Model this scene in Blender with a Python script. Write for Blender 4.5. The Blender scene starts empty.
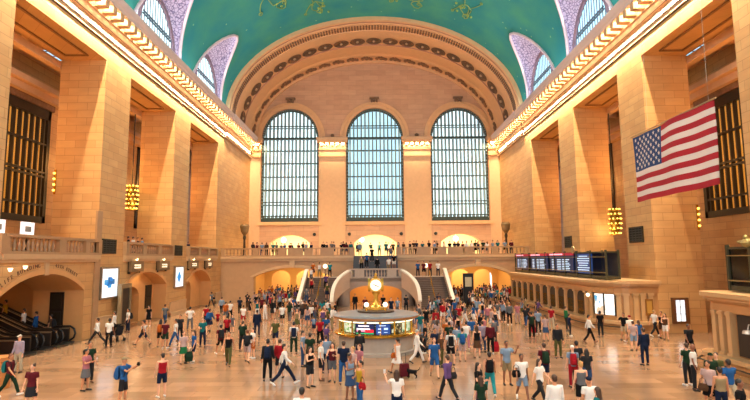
import bpy, bmesh, math, random
from mathutils import Vector, Matrix
from mathutils.geometry import tessellate_polygon
PI = math.pi
SC = bpy.context.scene
COL = SC.collection

# ------------------------------------------------------------------ camera
CAMZ, FPX, PITCH, ROLL = 4.9, 520.0, 0.113, -0.008
cam_data = bpy.data.cameras.new('camera')
cam = bpy.data.objects.new('camera', cam_data)
COL.objects.link(cam)
cam_data.sensor_fit = 'HORIZONTAL'
cam_data.sensor_width = 36.0
cam_data.lens = FPX * 36.0 / 750.0
cam_data.clip_start, cam_data.clip_end = 0.1, 600
_F = Vector((0, math.cos(PITCH), math.sin(PITCH)))
_R0 = Vector((1, 0, 0)); _U0 = _R0.cross(_F)
_R = _R0 * math.cos(ROLL) + _U0 * math.sin(ROLL)
_U = -_R0 * math.sin(ROLL) + _U0 * math.cos(ROLL)
M = Matrix((( _R.x, _U.x, -_F.x, 0), (_R.y, _U.y, -_F.y, 0), (_R.z, _U.z, -_F.z, CAMZ), (0, 0, 0, 1)))
cam.matrix_world = M
SC.camera = cam

def on_plane(u, v, z):
    """the point of a horizontal plane that the photograph shows at pixel (u, v)"""
    d = _F + _R * ((u - 375) / FPX) - _U * ((v - 200) / FPX)
    t = (z - CAMZ) / d.z
    return Vector((0, 0, CAMZ)) + d * t

# ------------------------------------------------------------------ view, sky, big lights
SC.view_settings.view_transform = 'Standard'
SC.view_settings.look = 'None'
SC.view_settings.gamma = 1.0
SC.view_settings.exposure = 0.02
SC.view_settings.use_curve_mapping = False

world = bpy.data.worlds.new('sky'); SC.world = world
world.use_nodes = True
bg = world.node_tree.nodes['Background']
bg.inputs['Color'].default_value = (0.87, 0.965, 1.0, 1)
bg.inputs['Strength'].default_value = 2.2

def area(name, loc, rot, sx, sy, power, color, spread=PI):
    d = bpy.data.lights.new(name, 'AREA'); d.shape = 'RECTANGLE'
    d.size, d.size_y, d.energy, d.color, d.spread = sx, sy, power, color, spread
    o = bpy.data.objects.new(name, d); o.location = loc; o.rotation_euler = rot
    COL.objects.link(o); return o
def point(name, loc, power, color, r=0.15):
    d = bpy.data.lights.new(name, 'POINT'); d.energy, d.color, d.shadow_soft_size = power, color, r
    o = bpy.data.objects.new(name, d); o.location = loc; COL.objects.link(o); return o

WARM = (1.0, 0.66, 0.36); AMBER = (1.0, 0.44, 0.11); CREAM = (1.0, 0.86, 0.62)
# daylight of the three tall windows at the near end of the hall, behind the viewer
for k, x in enumerate((-12.4, 0, 12.4)):
    area('west_window_daylight', (x, -7, 18.5), (PI / 2, 0, 0), 8.3, 17, 1000, (0.80, 0.92, 1.0))
# lamp rows under and on top of the long cornices, plus one added strip
for s in (-1, 1):
    area('cornice_lamp_row', (s * 17.68, 34, 21.86), (0, 0, 0), 0.14, 80, 8000, (1.0, 0.80, 0.52))
    area('added_frieze_strip', (s * 17.97, 34, 20.43), (0, 0, 0), 0.05, 80, 11500, (1.0, 0.80, 0.53), math.radians(130))  # added unseen strip that lights the jamb edges, tucked under the widened lip
    area('cornice_cove_lamps', (s * 17.7, 30, 22.85), (PI, s * -0.55, 0), 0.5, 70, 1400, (0.70, 0.9, 1.0))
    for y in (4.2, 17.1, 29.8, 42.3, 55.2):
        area('clerestory_daylight', (s * 17.9, y, 24.9), (0, s * PI * .40, 0), 3.6, 6, 1000, (0.86, 0.91, 1.0))
# east end lights; the wide strip is an unseen fill added for the wall
area('east_wall_fill', (0, 64.5, 6.9), (PI * 0.62, 0, 0), 26, 0.4, 1300, (1.0, .72, .40))
for x, w in ((-17.3, 1.6), (-6.2, 4), (6.2, 4), (17.3, 1.6)):
    area('capital_lamps', (x, 74.55, 21.85), (0, 0, 0), w, .1, 620 if w > 2 else 420, (1.0, .76, .44))

# ------------------------------------------------------------------ materials
def nodes(name):
    m = bpy.data.materials.new(name); m.use_nodes = True
    nt = m.node_tree
    return m, nt, nt.nodes['Principled BSDF']
def rgb(h):
    if isinstance(h, str):
        h = h.lstrip('#'); c = [int(h[i:i + 2], 16) / 255 for i in (0, 2, 4)]
        return tuple(((x + .055) / 1.055) ** 2.4 if x > .04045 else x / 12.92 for x in c) + (1,)
    return tuple(h) + (1,)
_MC = {}
def plain(name, color, rough=.6, metal=0., var=.12, scale=6., bump=0., emit=None, es=0.):
    if name in _MC: return _MC[name]
    m, nt, b = nodes(name); N = nt.nodes; L = nt.links
    c = rgb(color)
    tc = N.new('ShaderNodeTexCoord'); nz = N.new('ShaderNodeTexNoise'); nz.inputs['Scale'].default_value = scale
    nz.inputs['Detail'].default_value = 3
    L.new(tc.outputs['Object'], nz.inputs['Vector'])
    mx = N.new('ShaderNodeMix'); mx.data_type = 'RGBA'
    mx.inputs[6].default_value = tuple(x * (1 - var) for x in c[:3]) + (1,)
    mx.inputs[7].default_value = tuple(min(1, x * (1 + var)) for x in c[:3]) + (1,)
    L.new(nz.outputs['Fac'], mx.inputs[0]); L.new(mx.outputs[2], b.inputs['Base Color'])
    b.inputs['Roughness'].default_value = rough; b.inputs['Metallic'].default_value = metal
    if bump:
        bp = N.new('ShaderNodeBump'); bp.inputs['Strength'].default_value = bump
        L.new(nz.outputs['Fac'], bp.inputs['Height']); L.new(bp.outputs['Normal'], b.inputs['Normal'])
    if emit:
        b.inputs['Emission Color'].default_value = rgb(emit); b.inputs['Emission Strength'].default_value = es
    _MC[name] = m; return m

def stone(name, c1, c2, mortar, bw=1.35, bh=.52, rough=.55):
    """coursed ashlar: brick courses on every upright face, whatever way it looks"""
    m, nt, b = nodes(name); N = nt.nodes; L = nt.links
    tc = N.new('ShaderNodeTexCoord'); sp = N.new('ShaderNodeSeparateXYZ'); L.new(tc.outputs['Object'], sp.inputs[0])
    ad = N.new('ShaderNodeMath'); ad.operation = 'ADD'; L.new(sp.outputs[0], ad.inputs[0]); L.new(sp.outputs[1], ad.inputs[1])
    cb = N.new('ShaderNodeCombineXYZ'); L.new(ad.outputs[0], cb.inputs[0]); L.new(sp.outputs[2], cb.inputs[1])
    br = N.new('ShaderNodeTexBrick'); L.new(cb.outputs[0], br.inputs['Vector'])
    br.inputs['Scale'].default_value = 1; br.inputs['Brick Width'].default_value = bw; br.inputs['Row Height'].default_value = bh
    br.inputs['Mortar Size'].default_value = .014; br.inputs['Color1'].default_value = rgb(c1); br.inputs['Color2'].default_value = rgb(c2)
    br.inputs['Mortar'].default_value = rgb(mortar); br.inputs['Bias'].default_value = -.1
    nz = N.new('ShaderNodeTexNoise'); nz.inputs['Scale'].default_value = 1.3; nz.inputs['Detail'].default_value = 6
    mp = N.new('ShaderNodeMapping'); mp.inputs['Scale'].default_value = (.6, .6, 2.2)
    L.new(tc.outputs['Object'], mp.inputs[0]); L.new(mp.outputs[0], nz.inputs['Vector'])
    rp = N.new('ShaderNodeMapRange'); rp.inputs[3].default_value = .82; rp.inputs[4].default_value = 1.16
    L.new(nz.outputs['Fac'], rp.inputs[0])
    mu = N.new('ShaderNodeVectorMath'); mu.operation = 'SCALE'
    L.new(br.outputs['Color'], mu.inputs[0]); L.new(rp.outputs[0], mu.inputs['Scale'])
    L.new(mu.outputs[0], b.inputs['Base Color'])
    b.inputs['Roughness'].default_value = rough
    bp = N.new('ShaderNodeBump'); bp.inputs['Strength'].default_value = .25; bp.inputs['Distance'].default_value = .02
    L.new(br.outputs['Fac'], bp.inputs['Height']); bp.invert = True; L.new(bp.outputs['Normal'], b.inputs['Normal'])
    return m

STONE = stone('caen_stone', '#cb9f68', '#c09059', '#a67a4a')
STONE2 = plain('smooth_caen_stone', '#cfa67c', .55, var=.1, scale=3, bump=.05)
MARBLE = plain('botticino_marble', '#a8835f', .35, var=.15, scale=2.2)
MARBLEL = plain('pale_botticino_marble', '#c4a078', .35, var=.1, scale=2.5)
BRONZE = plain('dark_bronze', '#3a3226', .45, .6, .2, 8)
DARK = plain('blackened_metal', '#16191c', .4, .3)
BRASS = plain('polished_brass', '#d8a53a', .22, .9, .1, 5)
TERRA = plain('arch_ring_stone', '#d6a676', .6, var=.1, scale=2, bump=.05)
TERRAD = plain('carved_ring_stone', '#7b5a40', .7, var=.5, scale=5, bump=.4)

def floor_material():
    m, nt, b = nodes('tennessee_marble'); N = nt.nodes; L = nt.links
    tc = N.new('ShaderNodeTexCoord')
    br = N.new('ShaderNodeTexBrick'); br.offset = 0.5
    L.new(tc.outputs['Object'], br.inputs['Vector'])
    br.inputs['Scale'].default_value = 1; br.inputs['Brick Width'].default_value = 1.5; br.inputs['Row Height'].default_value = .75
    br.inputs['Mortar Size'].default_value = .004
    br.inputs['Color1'].default_value = rgb('#a98468'); br.inputs['Color2'].default_value = rgb('#917057'); br.inputs['Mortar'].default_value = rgb('#7c5e48')
    nz = N.new('ShaderNodeTexNoise'); nz.inputs['Scale'].default_value = .8; nz.inputs['Detail'].default_value = 8
    mp = N.new('ShaderNodeMapping'); mp.inputs['Scale'].default_value = (.5, 2.0, 1)
    L.new(tc.outputs['Object'], mp.inputs[0]); L.new(mp.outputs[0], nz.inputs['Vector'])
    rp = N.new('ShaderNodeMapRange'); rp.inputs[3].default_value = .8; rp.inputs[4].default_value = 1.15
    L.new(nz.outputs['Fac'], rp.inputs[0])
    mu = N.new('ShaderNodeVectorMath'); mu.operation = 'SCALE'
    L.new(br.outputs['Color'], mu.inputs[0]); L.new(rp.outputs[0], mu.inputs['Scale'])
    L.new(mu.outputs[0], b.inputs['Base Color'])
    r2 = N.new('ShaderNodeMapRange'); r2.inputs[3].default_value = .10; r2.inputs[4].default_value = .22
    L.new(nz.outputs['Fac'], r2.inputs[0]); L.new(r2.outputs[0], b.inputs['Roughness'])
    bp = N.new('ShaderNodeBump'); bp.inputs['Strength'].default_value = .02; bp.inputs['Distance'].default_value = .02
    L.new(nz.outputs['Fac'], bp.inputs['Height']); L.new(bp.outputs['Normal'], b.inputs['Normal'])
    return m
FLOORM = floor_material()

def vault_material():
    m, nt, b = nodes('teal_vault_plaster'); N = nt.nodes; L = nt.links
    tc = N.new('ShaderNodeTexCoord')
    nz = N.new('ShaderNodeTexNoise'); nz.inputs['Scale'].default_value = .35; nz.inputs['Detail'].default_value = 7
    L.new(tc.outputs['Object'], nz.inputs['Vector'])
    cr = N.new('ShaderNodeValToRGB'); e = cr.color_ramp.elements
    e[0].position, e[0].color = .3, rgb('#0a8088'); e[1].position, e[1].color = .75, rgb('#3f967c')
    L.new(nz.outputs['Fac'], cr.inputs[0])
    vo = N.new('ShaderNodeTexVoronoi'); vo.inputs['Scale'].default_value = .75
    L.new(tc.outputs['Object'], vo.inputs['Vector'])
    lt = N.new('ShaderNodeMath'); lt.operation = 'LESS_THAN'; lt.inputs[1].default_value = .075
    L.new(vo.outputs['Distance'], lt.inputs[0])
    mx = N.new('ShaderNodeMix'); mx.data_type = 'RGBA'; L.new(lt.outputs[0], mx.inputs[0]); L.new(cr.outputs[0], mx.inputs[6])
    mx.inputs[7].default_value = rgb('#7fb98a')
    L.new(mx.outputs[2], b.inputs['Base Color']); b.inputs['Roughness'].default_value = .8
    return m
VAULTM = vault_material()

def lunette_material():
    m, nt, b = nodes('painted_lunette_relief'); N = nt.nodes; L = nt.links
    tc = N.new('ShaderNodeTexCoord')
    vo = N.new('ShaderNodeTexVoronoi'); vo.feature = 'DISTANCE_TO_EDGE'; vo.inputs['Scale'].default_value = 5
    nz = N.new('ShaderNodeTexNoise'); nz.inputs['Scale'].default_value = 1.1; nz.inputs['Detail'].default_value = 4
    L.new(tc.outputs['Object'], nz.inputs['Vector'])
    mx0 = N.new('ShaderNodeMix'); mx0.data_type = 'RGBA'; mx0.inputs[0].default_value = .3
    L.new(tc.outputs['Object'], mx0.inputs[6]); L.new(nz.outputs['Color'], mx0.inputs[7]); L.new(mx0.outputs[2], vo.inputs['Vector'])
    cr = N.new('ShaderNodeValToRGB'); e = cr.color_ramp.elements
    e[0].position, e[0].color = .02, rgb('#6f6088'); e[1].position, e[1].color = .13, rgb('#cdbfd8')
    L.new(vo.outputs['Distance'], cr.inputs[0])
    L.new(cr.outputs[0], b.inputs['Base Color']); b.inputs['Roughness'].default_value = .75
    bp = N.new('ShaderNodeBump'); bp.inputs['Strength'].default_value = .5; bp.inputs['Distance'].default_value = .1
    L.new(vo.outputs['Distance'], bp.inputs['Height']); L.new(bp.outputs['Normal'], b.inputs['Normal'])
    return m
LUNM = lunette_material()
LUNRIM = plain('lunette_rim', '#d8bfc4', .7, var=.15)
CONM = plain('gilded_line', '#8aa557', .6, .1)

def glass_material(name, tint, k=.12):
    m, nt, b = nodes(name); N = nt.nodes; L = nt.links
    out = N['Material Output']
    tr = N.new('ShaderNodeBsdfTransparent'); tr.inputs[0].default_value = rgb(tint)
    gl = N.new('ShaderNodeBsdfGlossy'); gl.inputs['Roughness'].default_value = .08
    mx = N.new('ShaderNodeMixShader'); mx.inputs[0].default_value = k
    L.new(tr.outputs[0], mx.inputs[1]); L.new(gl.outputs[0], mx.inputs[2]); L.new(mx.outputs[0], out.inputs['Surface'])
    return m
GLASS = glass_material('window_glass', '#f0fafa', .03)
GLASSB = glass_material('bluish_window_glass', '#bfe0ee', .03)
GLASSD = glass_material('dark_display_glass', '#8fa0a0', .1)

def glow(name, color, s):
    m, nt, b = nodes(name); c = rgb(color)
    b.inputs['Base Color'].default_value = c
    b.inputs['Emission Color'].default_value = c; b.inputs['Emission Strength'].default_value = s
    return m
BULB = glow('lit_bulb', '#ffe2a0', 7)
GLOBE = glow('lit_globe', '#fff0cc', 2.0)
GOLDBULB = glow('lit_gold_bulb', '#ffcf5a', 3.5)
SCREENW = glow('lit_white_panel', '#e9f3fb', 1.0)
PAPER = plain('white_paint', '#e9e6e0', .6)

# ------------------------------------------------------------------ mesh helpers
class MB:
    def __init__(s): s.v = []; s.f = []; s.m = []
    def add(s, vs, fs, mi=0):
        o = len(s.v); s.v += [tuple(v) for v in vs]
        for f in fs: s.f.append(tuple(o + i for i in f)); s.m.append(mi)
        return s
    def box(s, x0, x1, y0, y1, z0, z1, mi=0):
        v = [(x, y, z) for x in (x0, x1) for y in (y0, y1) for z in (z0, z1)]
        return s.add(v, [(0, 1, 3, 2), (4, 6, 7, 5), (0, 4, 5, 1), (2, 3, 7, 6), (0, 2, 6, 4), (1, 5, 7, 3)], mi)
    def obox(s, c, ux, uy, uz, mi=0):
        c, ux, uy, uz = Vector(c), Vector(ux), Vector(uy), Vector(uz)
        v = [c + ux * a + uy * b + uz * d for a in (-1, 1) for b in (-1, 1) for d in (-1, 1)]
        return s.add(v, [(0, 1, 3, 2), (4, 6, 7, 5), (0, 4, 5, 1), (2, 3, 7, 6), (0, 2, 6, 4), (1, 5, 7, 3)], mi)
    def loft(s, rings, mi=0, cap=True, closed=False):
        n = len(rings[0]); v = [p for r in rings for p in r]; f = []
        k = len(rings)
        for i in range(k if closed else k - 1):
            a, b = i * n, ((i + 1) % k) * n
            for j in range(n): f.append((a + j, a + (j + 1) % n, b + (j + 1) % n, b + j))
        if cap and not closed: f += [tuple(range(n))[::-1], tuple((k - 1) * n + j for j in range(n))]
        return s.add(v, f, mi)
    def strip(s, rings, mi=0):
        n = len(rings[0]); v = [p for r in rings for p in r]; f = []
        for i in range(len(rings) - 1):
            for j in range(n - 1): f.append((i * n + j, i * n + j + 1, (i + 1) * n + j + 1, (i + 1) * n + j))
        return s.add(v, f, mi)
    def lathe(s, prof, c=(0, 0, 0), n=24, mi=0, a0=0, a1=2 * PI, sx=1, sy=1, ring=False):
        full = abs(a1 - a0 - 2 * PI) < 1e-6
        k = n if full else n + 1
        rings = [[(c[0] + r * sx * math.cos(a0 + (a1 - a0) * i / n), c[1] + r * sy * math.sin(a0 + (a1 - a0) * i / n), c[2] + z) for i in range(k)] for r, z in prof]
        if full: return s.loft(rings, mi, prof[0][0] < .03 or prof[0][1] != prof[-1][1], ring)
        return s.strip(rings, mi)
    def tube(s, pts, rad, n=8, mi=0, cap=True):
        pts = [Vector(p) for p in pts]; rings = []
        if not isinstance(rad, (list, tuple)): rad = [rad] * len(pts)
        up = None
        for i, p in enumerate(pts):
            t = (pts[min(i + 1, len(pts) - 1)] - pts[max(i - 1, 0)]).normalized()
            if up is None: up = Vector((0, 0, 1)) if abs(t.z) < .9 else Vector((0, 1, 0))
            a = t.cross(up)
            if a.length < 1e-4: a = t.cross(Vector((1, 0, 0)))
            a.normalize(); b = a.cross(t).normalized(); up = b
            r = rad[i]; rx, ry = (r if isinstance(r, tuple) else (r, r))
            rings.append([p + a * (rx * math.cos(2 * PI * k / n)) + b * (ry * math.sin(2 * PI * k / n)) for k in range(n)])
        return s.loft(rings, mi, cap)
    def ball(s, c, rx, ry=None, rz=None, n=12, m=8, mi=0):
        ry = ry or rx; rz = rz or rx
        prof = [(max(1e-3, math.sin(PI * i / m)), -math.cos(PI * i / m)) for i in range(m + 1)]
        rings = [[(c[0] + rx * r * math.cos(2 * PI * k / n), c[1] + ry * r * math.sin(2 * PI * k / n), c[2] + rz * z) for k in range(n)] for r, z in prof]
        return s.loft(rings, mi)
    def plate(s, outer, holes, axis, c0, c1, mi=0, mr=None):
        """a wall: 2D outline with openings, given a real thickness between c0 and c1 along `axis`"""
        mr = mi if mr is None else mr
        def P(p, c): return {'x': (c, p[0], p[1]), 'y': (p[0], c, p[1]), 'z': (p[0], p[1], c)}[axis]
        loops = [list(outer)] + [list(h) for h in holes]
        tri = tessellate_polygon([[Vector((p[0], p[1], 0)) for p in l] for l in loops])
        flat = [p for l in loops for p in l]
        for c in (c0, c1): s.add([P(p, c) for p in flat], [tuple(t) for t in tri], mi)
        for l in loops:
            n = len(l)
            s.add([P(p, c) for c in (c0, c1) for p in l], [(i, (i + 1) % n, n + (i + 1) % n, n + i) for i in range(n)], mi if l is loops[0] else mr)
        return s
    def build(s, name, mats, parent=None, smooth=False, kind=None):
        me = bpy.data.meshes.new(name); me.from_pydata(s.v, [], s.f)
        if not isinstance(mats, (list, tuple)): mats = [mats]
        for m in mats: me.materials.append(m)
        me.polygons.foreach_set('material_index', s.m)
        bm = bmesh.new(); bm.from_mesh(me); bmesh.ops.recalc_face_normals(bm, faces=bm.faces); bm.to_mesh(me); bm.free()
        if smooth: me.polygons.foreach_set('use_smooth', [True] * len(me.polygons))
        o = bpy.data.objects.new(name, me); COL.objects.link(o)
        if parent: o.parent = parent
        if kind: o['kind'] = kind
        return o
def S(name, mb, mats, parent=None, smooth=False):
    return mb.build(name, mats, parent, smooth, None if parent else 'structure')
def tag(o, label, cat, group=None):
    o['label'] = label; o['category'] = cat
    if group: o['group'] = group
    return o
def empty(name, loc, label=None, cat=None, group=None, rz=0, kind=None):
    o = bpy.data.objects.new(name, None); COL.objects.link(o); o.location = loc; o.rotation_euler = (0, 0, rz)
    if label: tag(o, label, cat, group)
    if kind: o['kind'] = kind
    return o
def clone(o, parent=None, loc=None):
    c = o.copy(); COL.objects.link(c)
    if parent is not None: c.parent = parent
    if loc is not None: c.location = loc
    for ch in list(o.children): clone(ch, c)
    return c
def rect(a0, a1, b0, b1): return [(a0, b0), (a1, b0), (a1, b1), (a0, b1)]
def seg_arch(a0, a1, b0, bs, bt, n=14):
    """opening with a flat (segmental) arch: springs at bs, crown at bt"""
    h = bt - bs; w = (a1 - a0) / 2; R = (w * w + h * h) / (2 * h); c = (a0 + a1) / 2; cz = bt - R; th = math.asin(w / R)
    arc = [(c + R * math.sin(th - 2 * th * i / n), cz + R * math.cos(th - 2 * th * i / n)) for i in range(n + 1)]
    return [(a0, b0), (a1, b0)] + arc
def round_arch(c, w, b0, bs, h, n=24):
    arc = [(c + w * math.cos(PI * i / n), bs + h * math.sin(PI * i / n)) for i in range(n + 1)]
    return [(c - w, b0), (c + w, b0)] + arc
# ------------------------------------------------------------------ the setting
WX, AX, BX = 18.3, 21.4, 24.5           # hall wall face, back of the piers, back wall of the aisle
SPR, EA, EB = 22.7, 18.3, 12.35          # springing and half axes of the vault
BAYS = [(25.3, 34.3), (37.9, 46.7), (50.6, 59.8)]
S('floor', MB().box(-40, 40, -6, 100, -.4, 0), FLOORM)

def side_wall(s):
    mb = MB()
    holes = [rect(12.7, 21.5, 5.3, 18.6), rect(.5, 9.3, 5.3, 18.6)]
    for i, (a, b) in enumerate(BAYS):
        if s < 0:
            holes.append(rect(a, b, 5.3, 18.6))
            holes.append([seg_arch(25.35, 33.0, -.1, 3.1, 4.25), seg_arch(38.1, 45.9, -.1, 2.9, 4.05), seg_arch(50.75, 58.2, -.1, 2.6, 3.95)][i])
        else: holes.append(rect(a, b, -.1, 18.6))
    mb.plate(rect(-6, 75.3, -.3, SPR), holes, 'x', s * WX, s * AX)
    w = S('wall_left' if s < 0 else 'wall_right', mb, STONE)
    # recessed panels of the soffits and the ridge moulding round them
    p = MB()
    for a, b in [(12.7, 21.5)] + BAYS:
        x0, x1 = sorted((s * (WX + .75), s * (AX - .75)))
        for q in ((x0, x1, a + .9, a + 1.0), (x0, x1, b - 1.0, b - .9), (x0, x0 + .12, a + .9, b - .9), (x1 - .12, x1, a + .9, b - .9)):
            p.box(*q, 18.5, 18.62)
    S('trim_soffit', p, plain('brown_joint_stone', '#8a6238', .7), w)  # darker brown strips framing the soffit panels
    # aisle behind the piers: back wall, floor, ceiling beams and skylight
    x0, x1 = s * BX, s * (BX + .5)
    b = MB().plate(rect(-6, 75.3, -.3, 19.6), [rect(30, 38.3, 7.7, 16.1), rect(52.7, 53.7, 8.2, 17), rect(43.0, 47.6, 7.7, 16.1)], 'x', x0, x1)
    xs = sorted((s * AX, s * (BX)))
    S('wall_aisle', b, STONE)
    c = MB()
    for y in (8, 12, 16, 20, 24, 28, 31.0, 32.6, 40, 44, 47, 51, 56, 60, 66, 70): c.box(*sorted((s * (AX + .3), s * (BX - .05))), y, y + .6, 18.9, 19.35, 0)
    c.box(*sorted((s * (BX - .6), s * BX)), -6, 75, 16.6, 17.1).box(*sorted((s * (BX - 1.0), s * BX)), -6, 75, 17.1, 17.5)
    c.box(*sorted((s * AX, s * (AX + .5))), -6, 75, 18.0, 18.5)
    c.plate(rect(*xs, -6, 75.3), [rect(xs[0] + .5, xs[1] - .5, a + 2.2, a + 8.5) for a in (8, 21, 32, 48)], 'z', 19.3, 19.6)
    S('ceiling_aisle', c, STONE2)
    g = MB(); k = MB()
    for a in (8, 21, 32, 48):
        k.box(xs[0] + .4, xs[1] - .4, a + 2.1, a + 8.6, 19.62, 19.66)
        for i in range(8): g.box(xs[0] + .4, xs[1] - .4, a + 2.2 + i * .9, a + 2.27 + i * .9, 19.57, 19.61)
        for i in range(3): g.box(xs[0] + .9 + i * .8, xs[0] + .96 + i * .8, a + 2.2, a + 8.5, 19.57, 19.61)
    sk = S('skylight', g, DARK); S('pane', k, glass_material('skylight_glass', '#cfe0e8', .05), sk)
    if s < 0:
        S('floor_aisle', MB().box(xs[0], xs[1], 13, 75.3, 5.0, 5.3), MARBLE)
    # bronze grilles of the aisle windows
    for n_, (y0, y1, z0, z1) in enumerate(((30, 38.3, 7.7, 16.1), (52.7, 53.7, 8.2, 17), (43.0, 47.6, 7.7, 16.1))):
        fr = MB(); xa, xb = sorted((s * (BX - .12), s * (BX + .2)))
        fr.box(xa, xb, y0, y1, z1 - .7, z1).box(xa, xb, y0, y1, z0, z0 + .45).box(xa, xb, y0, y0 + .35, z0, z1).box(xa, xb, y1 - .35, y1, z0, z1)
        o = S('window_%d' % ((10 if s < 0 else 13) + n_), fr, BRONZE)
        mu = MB(); n = max(1, int((y1 - y0) / .62))
        for i in range(1, n): mu.box(xa + .04, xb - .04, y0 + (y1 - y0) * i / n - .07, y0 + (y1 - y0) * i / n + .07, z0, z1)
        for z in (z0 + 1.3, z0 + 3.4, z0 + 3.7, z0 + 5.8): mu.box(xa + .02, xb - .02, y0, y1, z - .07, z + .07)
        S('mullion', mu, BRONZE, o)
        S('pane', MB().box(s * (BX + .06) - .01, s * (BX + .06) + .01, y0, y1, z0, z1), GLASS, o)
        if y1 - y0 > 5:
            cf = MB()
            for i in range(9): cf.lathe([(.1, 0), (.42, 0), (.42, .1), (.3, .12), (.1, .1)], (0, 0, 0), 12)
            cv = MB().box(*sorted((s * (BX - .18), s * BX)), y0 - .3, y1 + .3, 16.15, 16.6)
            S('trim_over_grille', cv, TERRAD)
    # warm room beyond the grilles
    S('wall_beyond_grille', MB().box(*sorted((s * (BX + 3), s * (BX + 3.2))), 20, 62, 6, 19), plain('amber_plaster', '#d69a45', .8))
    return w
WALL = {s: side_wall(s) for s in (-1, 1)}
# plinths and string courses
for s in (-1, 1):
    b = MB(); t = MB()
    segs = [(9.3, 12.7), (21.5, 25.3), (34.3, 37.9), (46.7, 50.6), (59.8, 75.3)]
    for a, c in segs:
        b.box(*sorted((s * (WX - .14), s * (WX + .02))), a - .0, c + .0, 0, 1.15)
        b.box(*sorted((s * (WX - .22), s * (WX + .02))), a - .0, c + .0, 0, .35)
        b.box(*sorted((s * (WX - .18), s * (WX + .02))), a, c, 1.15, 1.25)
    S('baseboard_left' if s < 0 else 'baseboard_right', b, MARBLEL)
    if s < 0:
        t.box(-WX - .02, -WX + .22, 9, 25.4, 5.02, 5.3)
        for a, c in BAYS: t.box(-WX - .02, -WX + .3, a, c, 5.02, 5.3).box(-WX - .02, -WX + .16, a, c, 4.86, 5.02)
        t.box(-WX, -WX + .1, 28.9, 29.25, 4.15, 5.0)
        S('trim_string_course', t, MARBLEL)
    # grooves of the thin pilasters beside the last piers
    g = MB()
    for a, c in ((34.35, 34.5),):
        if s < 0: g.box(-WX - .02, -WX + .1, a - .35, c + .15, 0, 8.2)
    if s < 0: S('trim_corner_strip', g, MARBLE)

lin = MB()
for pts in (seg_arch(25.4, 32.95, 0, 3.1, 4.22, 20), seg_arch(38.15, 45.85, 0, 2.9, 4.02, 20), seg_arch(50.8, 58.15, 0, 2.6, 3.92, 20)):
    q = [pts[1]] + pts[2:] + [pts[0]]
    lin.strip([[(-WX + .06, a, z), (-WX + .06, a + (.25 if a < sum(p_[0] for p_ in pts) / len(pts) else -.25) * 0, z), (-AX - .02, a, z)] for a, z in q])
    o_ = [(a, z + .28) for a, z in pts[2:]]
    lin.strip([[(-WX - .02, b_[0], b_[1]), (-WX + .07, b_[0], b_[1]), (-WX + .07, a, z), (-WX - .02, a, z)] for (a, z), b_ in zip(pts[2:], o_)])
S('trim_arch_lining', lin, plain('smooth_arch_stone', '#cf9a62', .5, var=.1, scale=2))
# long cornices
PROF = [(0, 19.75), (.1, 19.75), (.1, 20.02), (.16, 20.05), (.16, 20.32), (.18, 20.45), (.37, 20.47), (.37, 20.58), (.12, 20.66), (.12, 21.2), (.22, 21.25), (.22, 21.4), (.3, 21.9), (0, 21.92)]
PROF2 = [(0, 21.88), (1.02, 21.88), (1.02, 22.08), (1.12, 22.2), (1.2, 22.5), (1.2, 22.66), (0, 22.74)]
for s, nm in ((-1, 'trim_cornice_left'), (1, 'trim_cornice_right')):
    mb = MB()
    mb.loft([[(s * (WX - x), y, z) for x, z in PROF] for y in (-6, 62.0)])
    mb.loft([[(s * (WX - x - .12), y, z) for x, z in PROF] for y in (62.0, 75.3)])
    mb.loft([[(s * (WX - x), y, z) for x, z in PROF2] for y in (-6, 62.0)], 1); mb.loft([[(s * (WX - x - .12), y, z) for x, z in PROF2] for y in (62.0, 75.3)], 1)  # crown mauve paints in the cool light from the ceiling
    for z0, z1, x1 in ((19.66, 19.75, .03), (20.02, 20.1, .165), (20.3, 20.4, .17), (20.48, 20.53, .365)): mb.box(*sorted((s * WX, s * (WX - x1 - .012))), -6, 62, z0, z1, 2)  # dark strips paint the shadow lines of the architrave
    y = 12.0
    while y < 75:
        mb.box(*sorted((s * (WX - .2), s * (WX - .98))), y, y + .5, 21.36, 21.92); y += 1.0
    tr = S(nm, mb, [STONE2, plain('cool_light_crown_tint', '#d9c3bb', .5, var=.08, scale=2), plain('joint_shadow_line', '#5c4030', .8)])
    bl = MB(); y = 12.75
    while y < 75:
        bl.ball((s * (WX - .6), y, 21.6), .09, n=6, m=4); y += 1.0
    o = S('bulb_row', bl, BULB, tr); o['kind'] = 'stuff'

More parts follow.
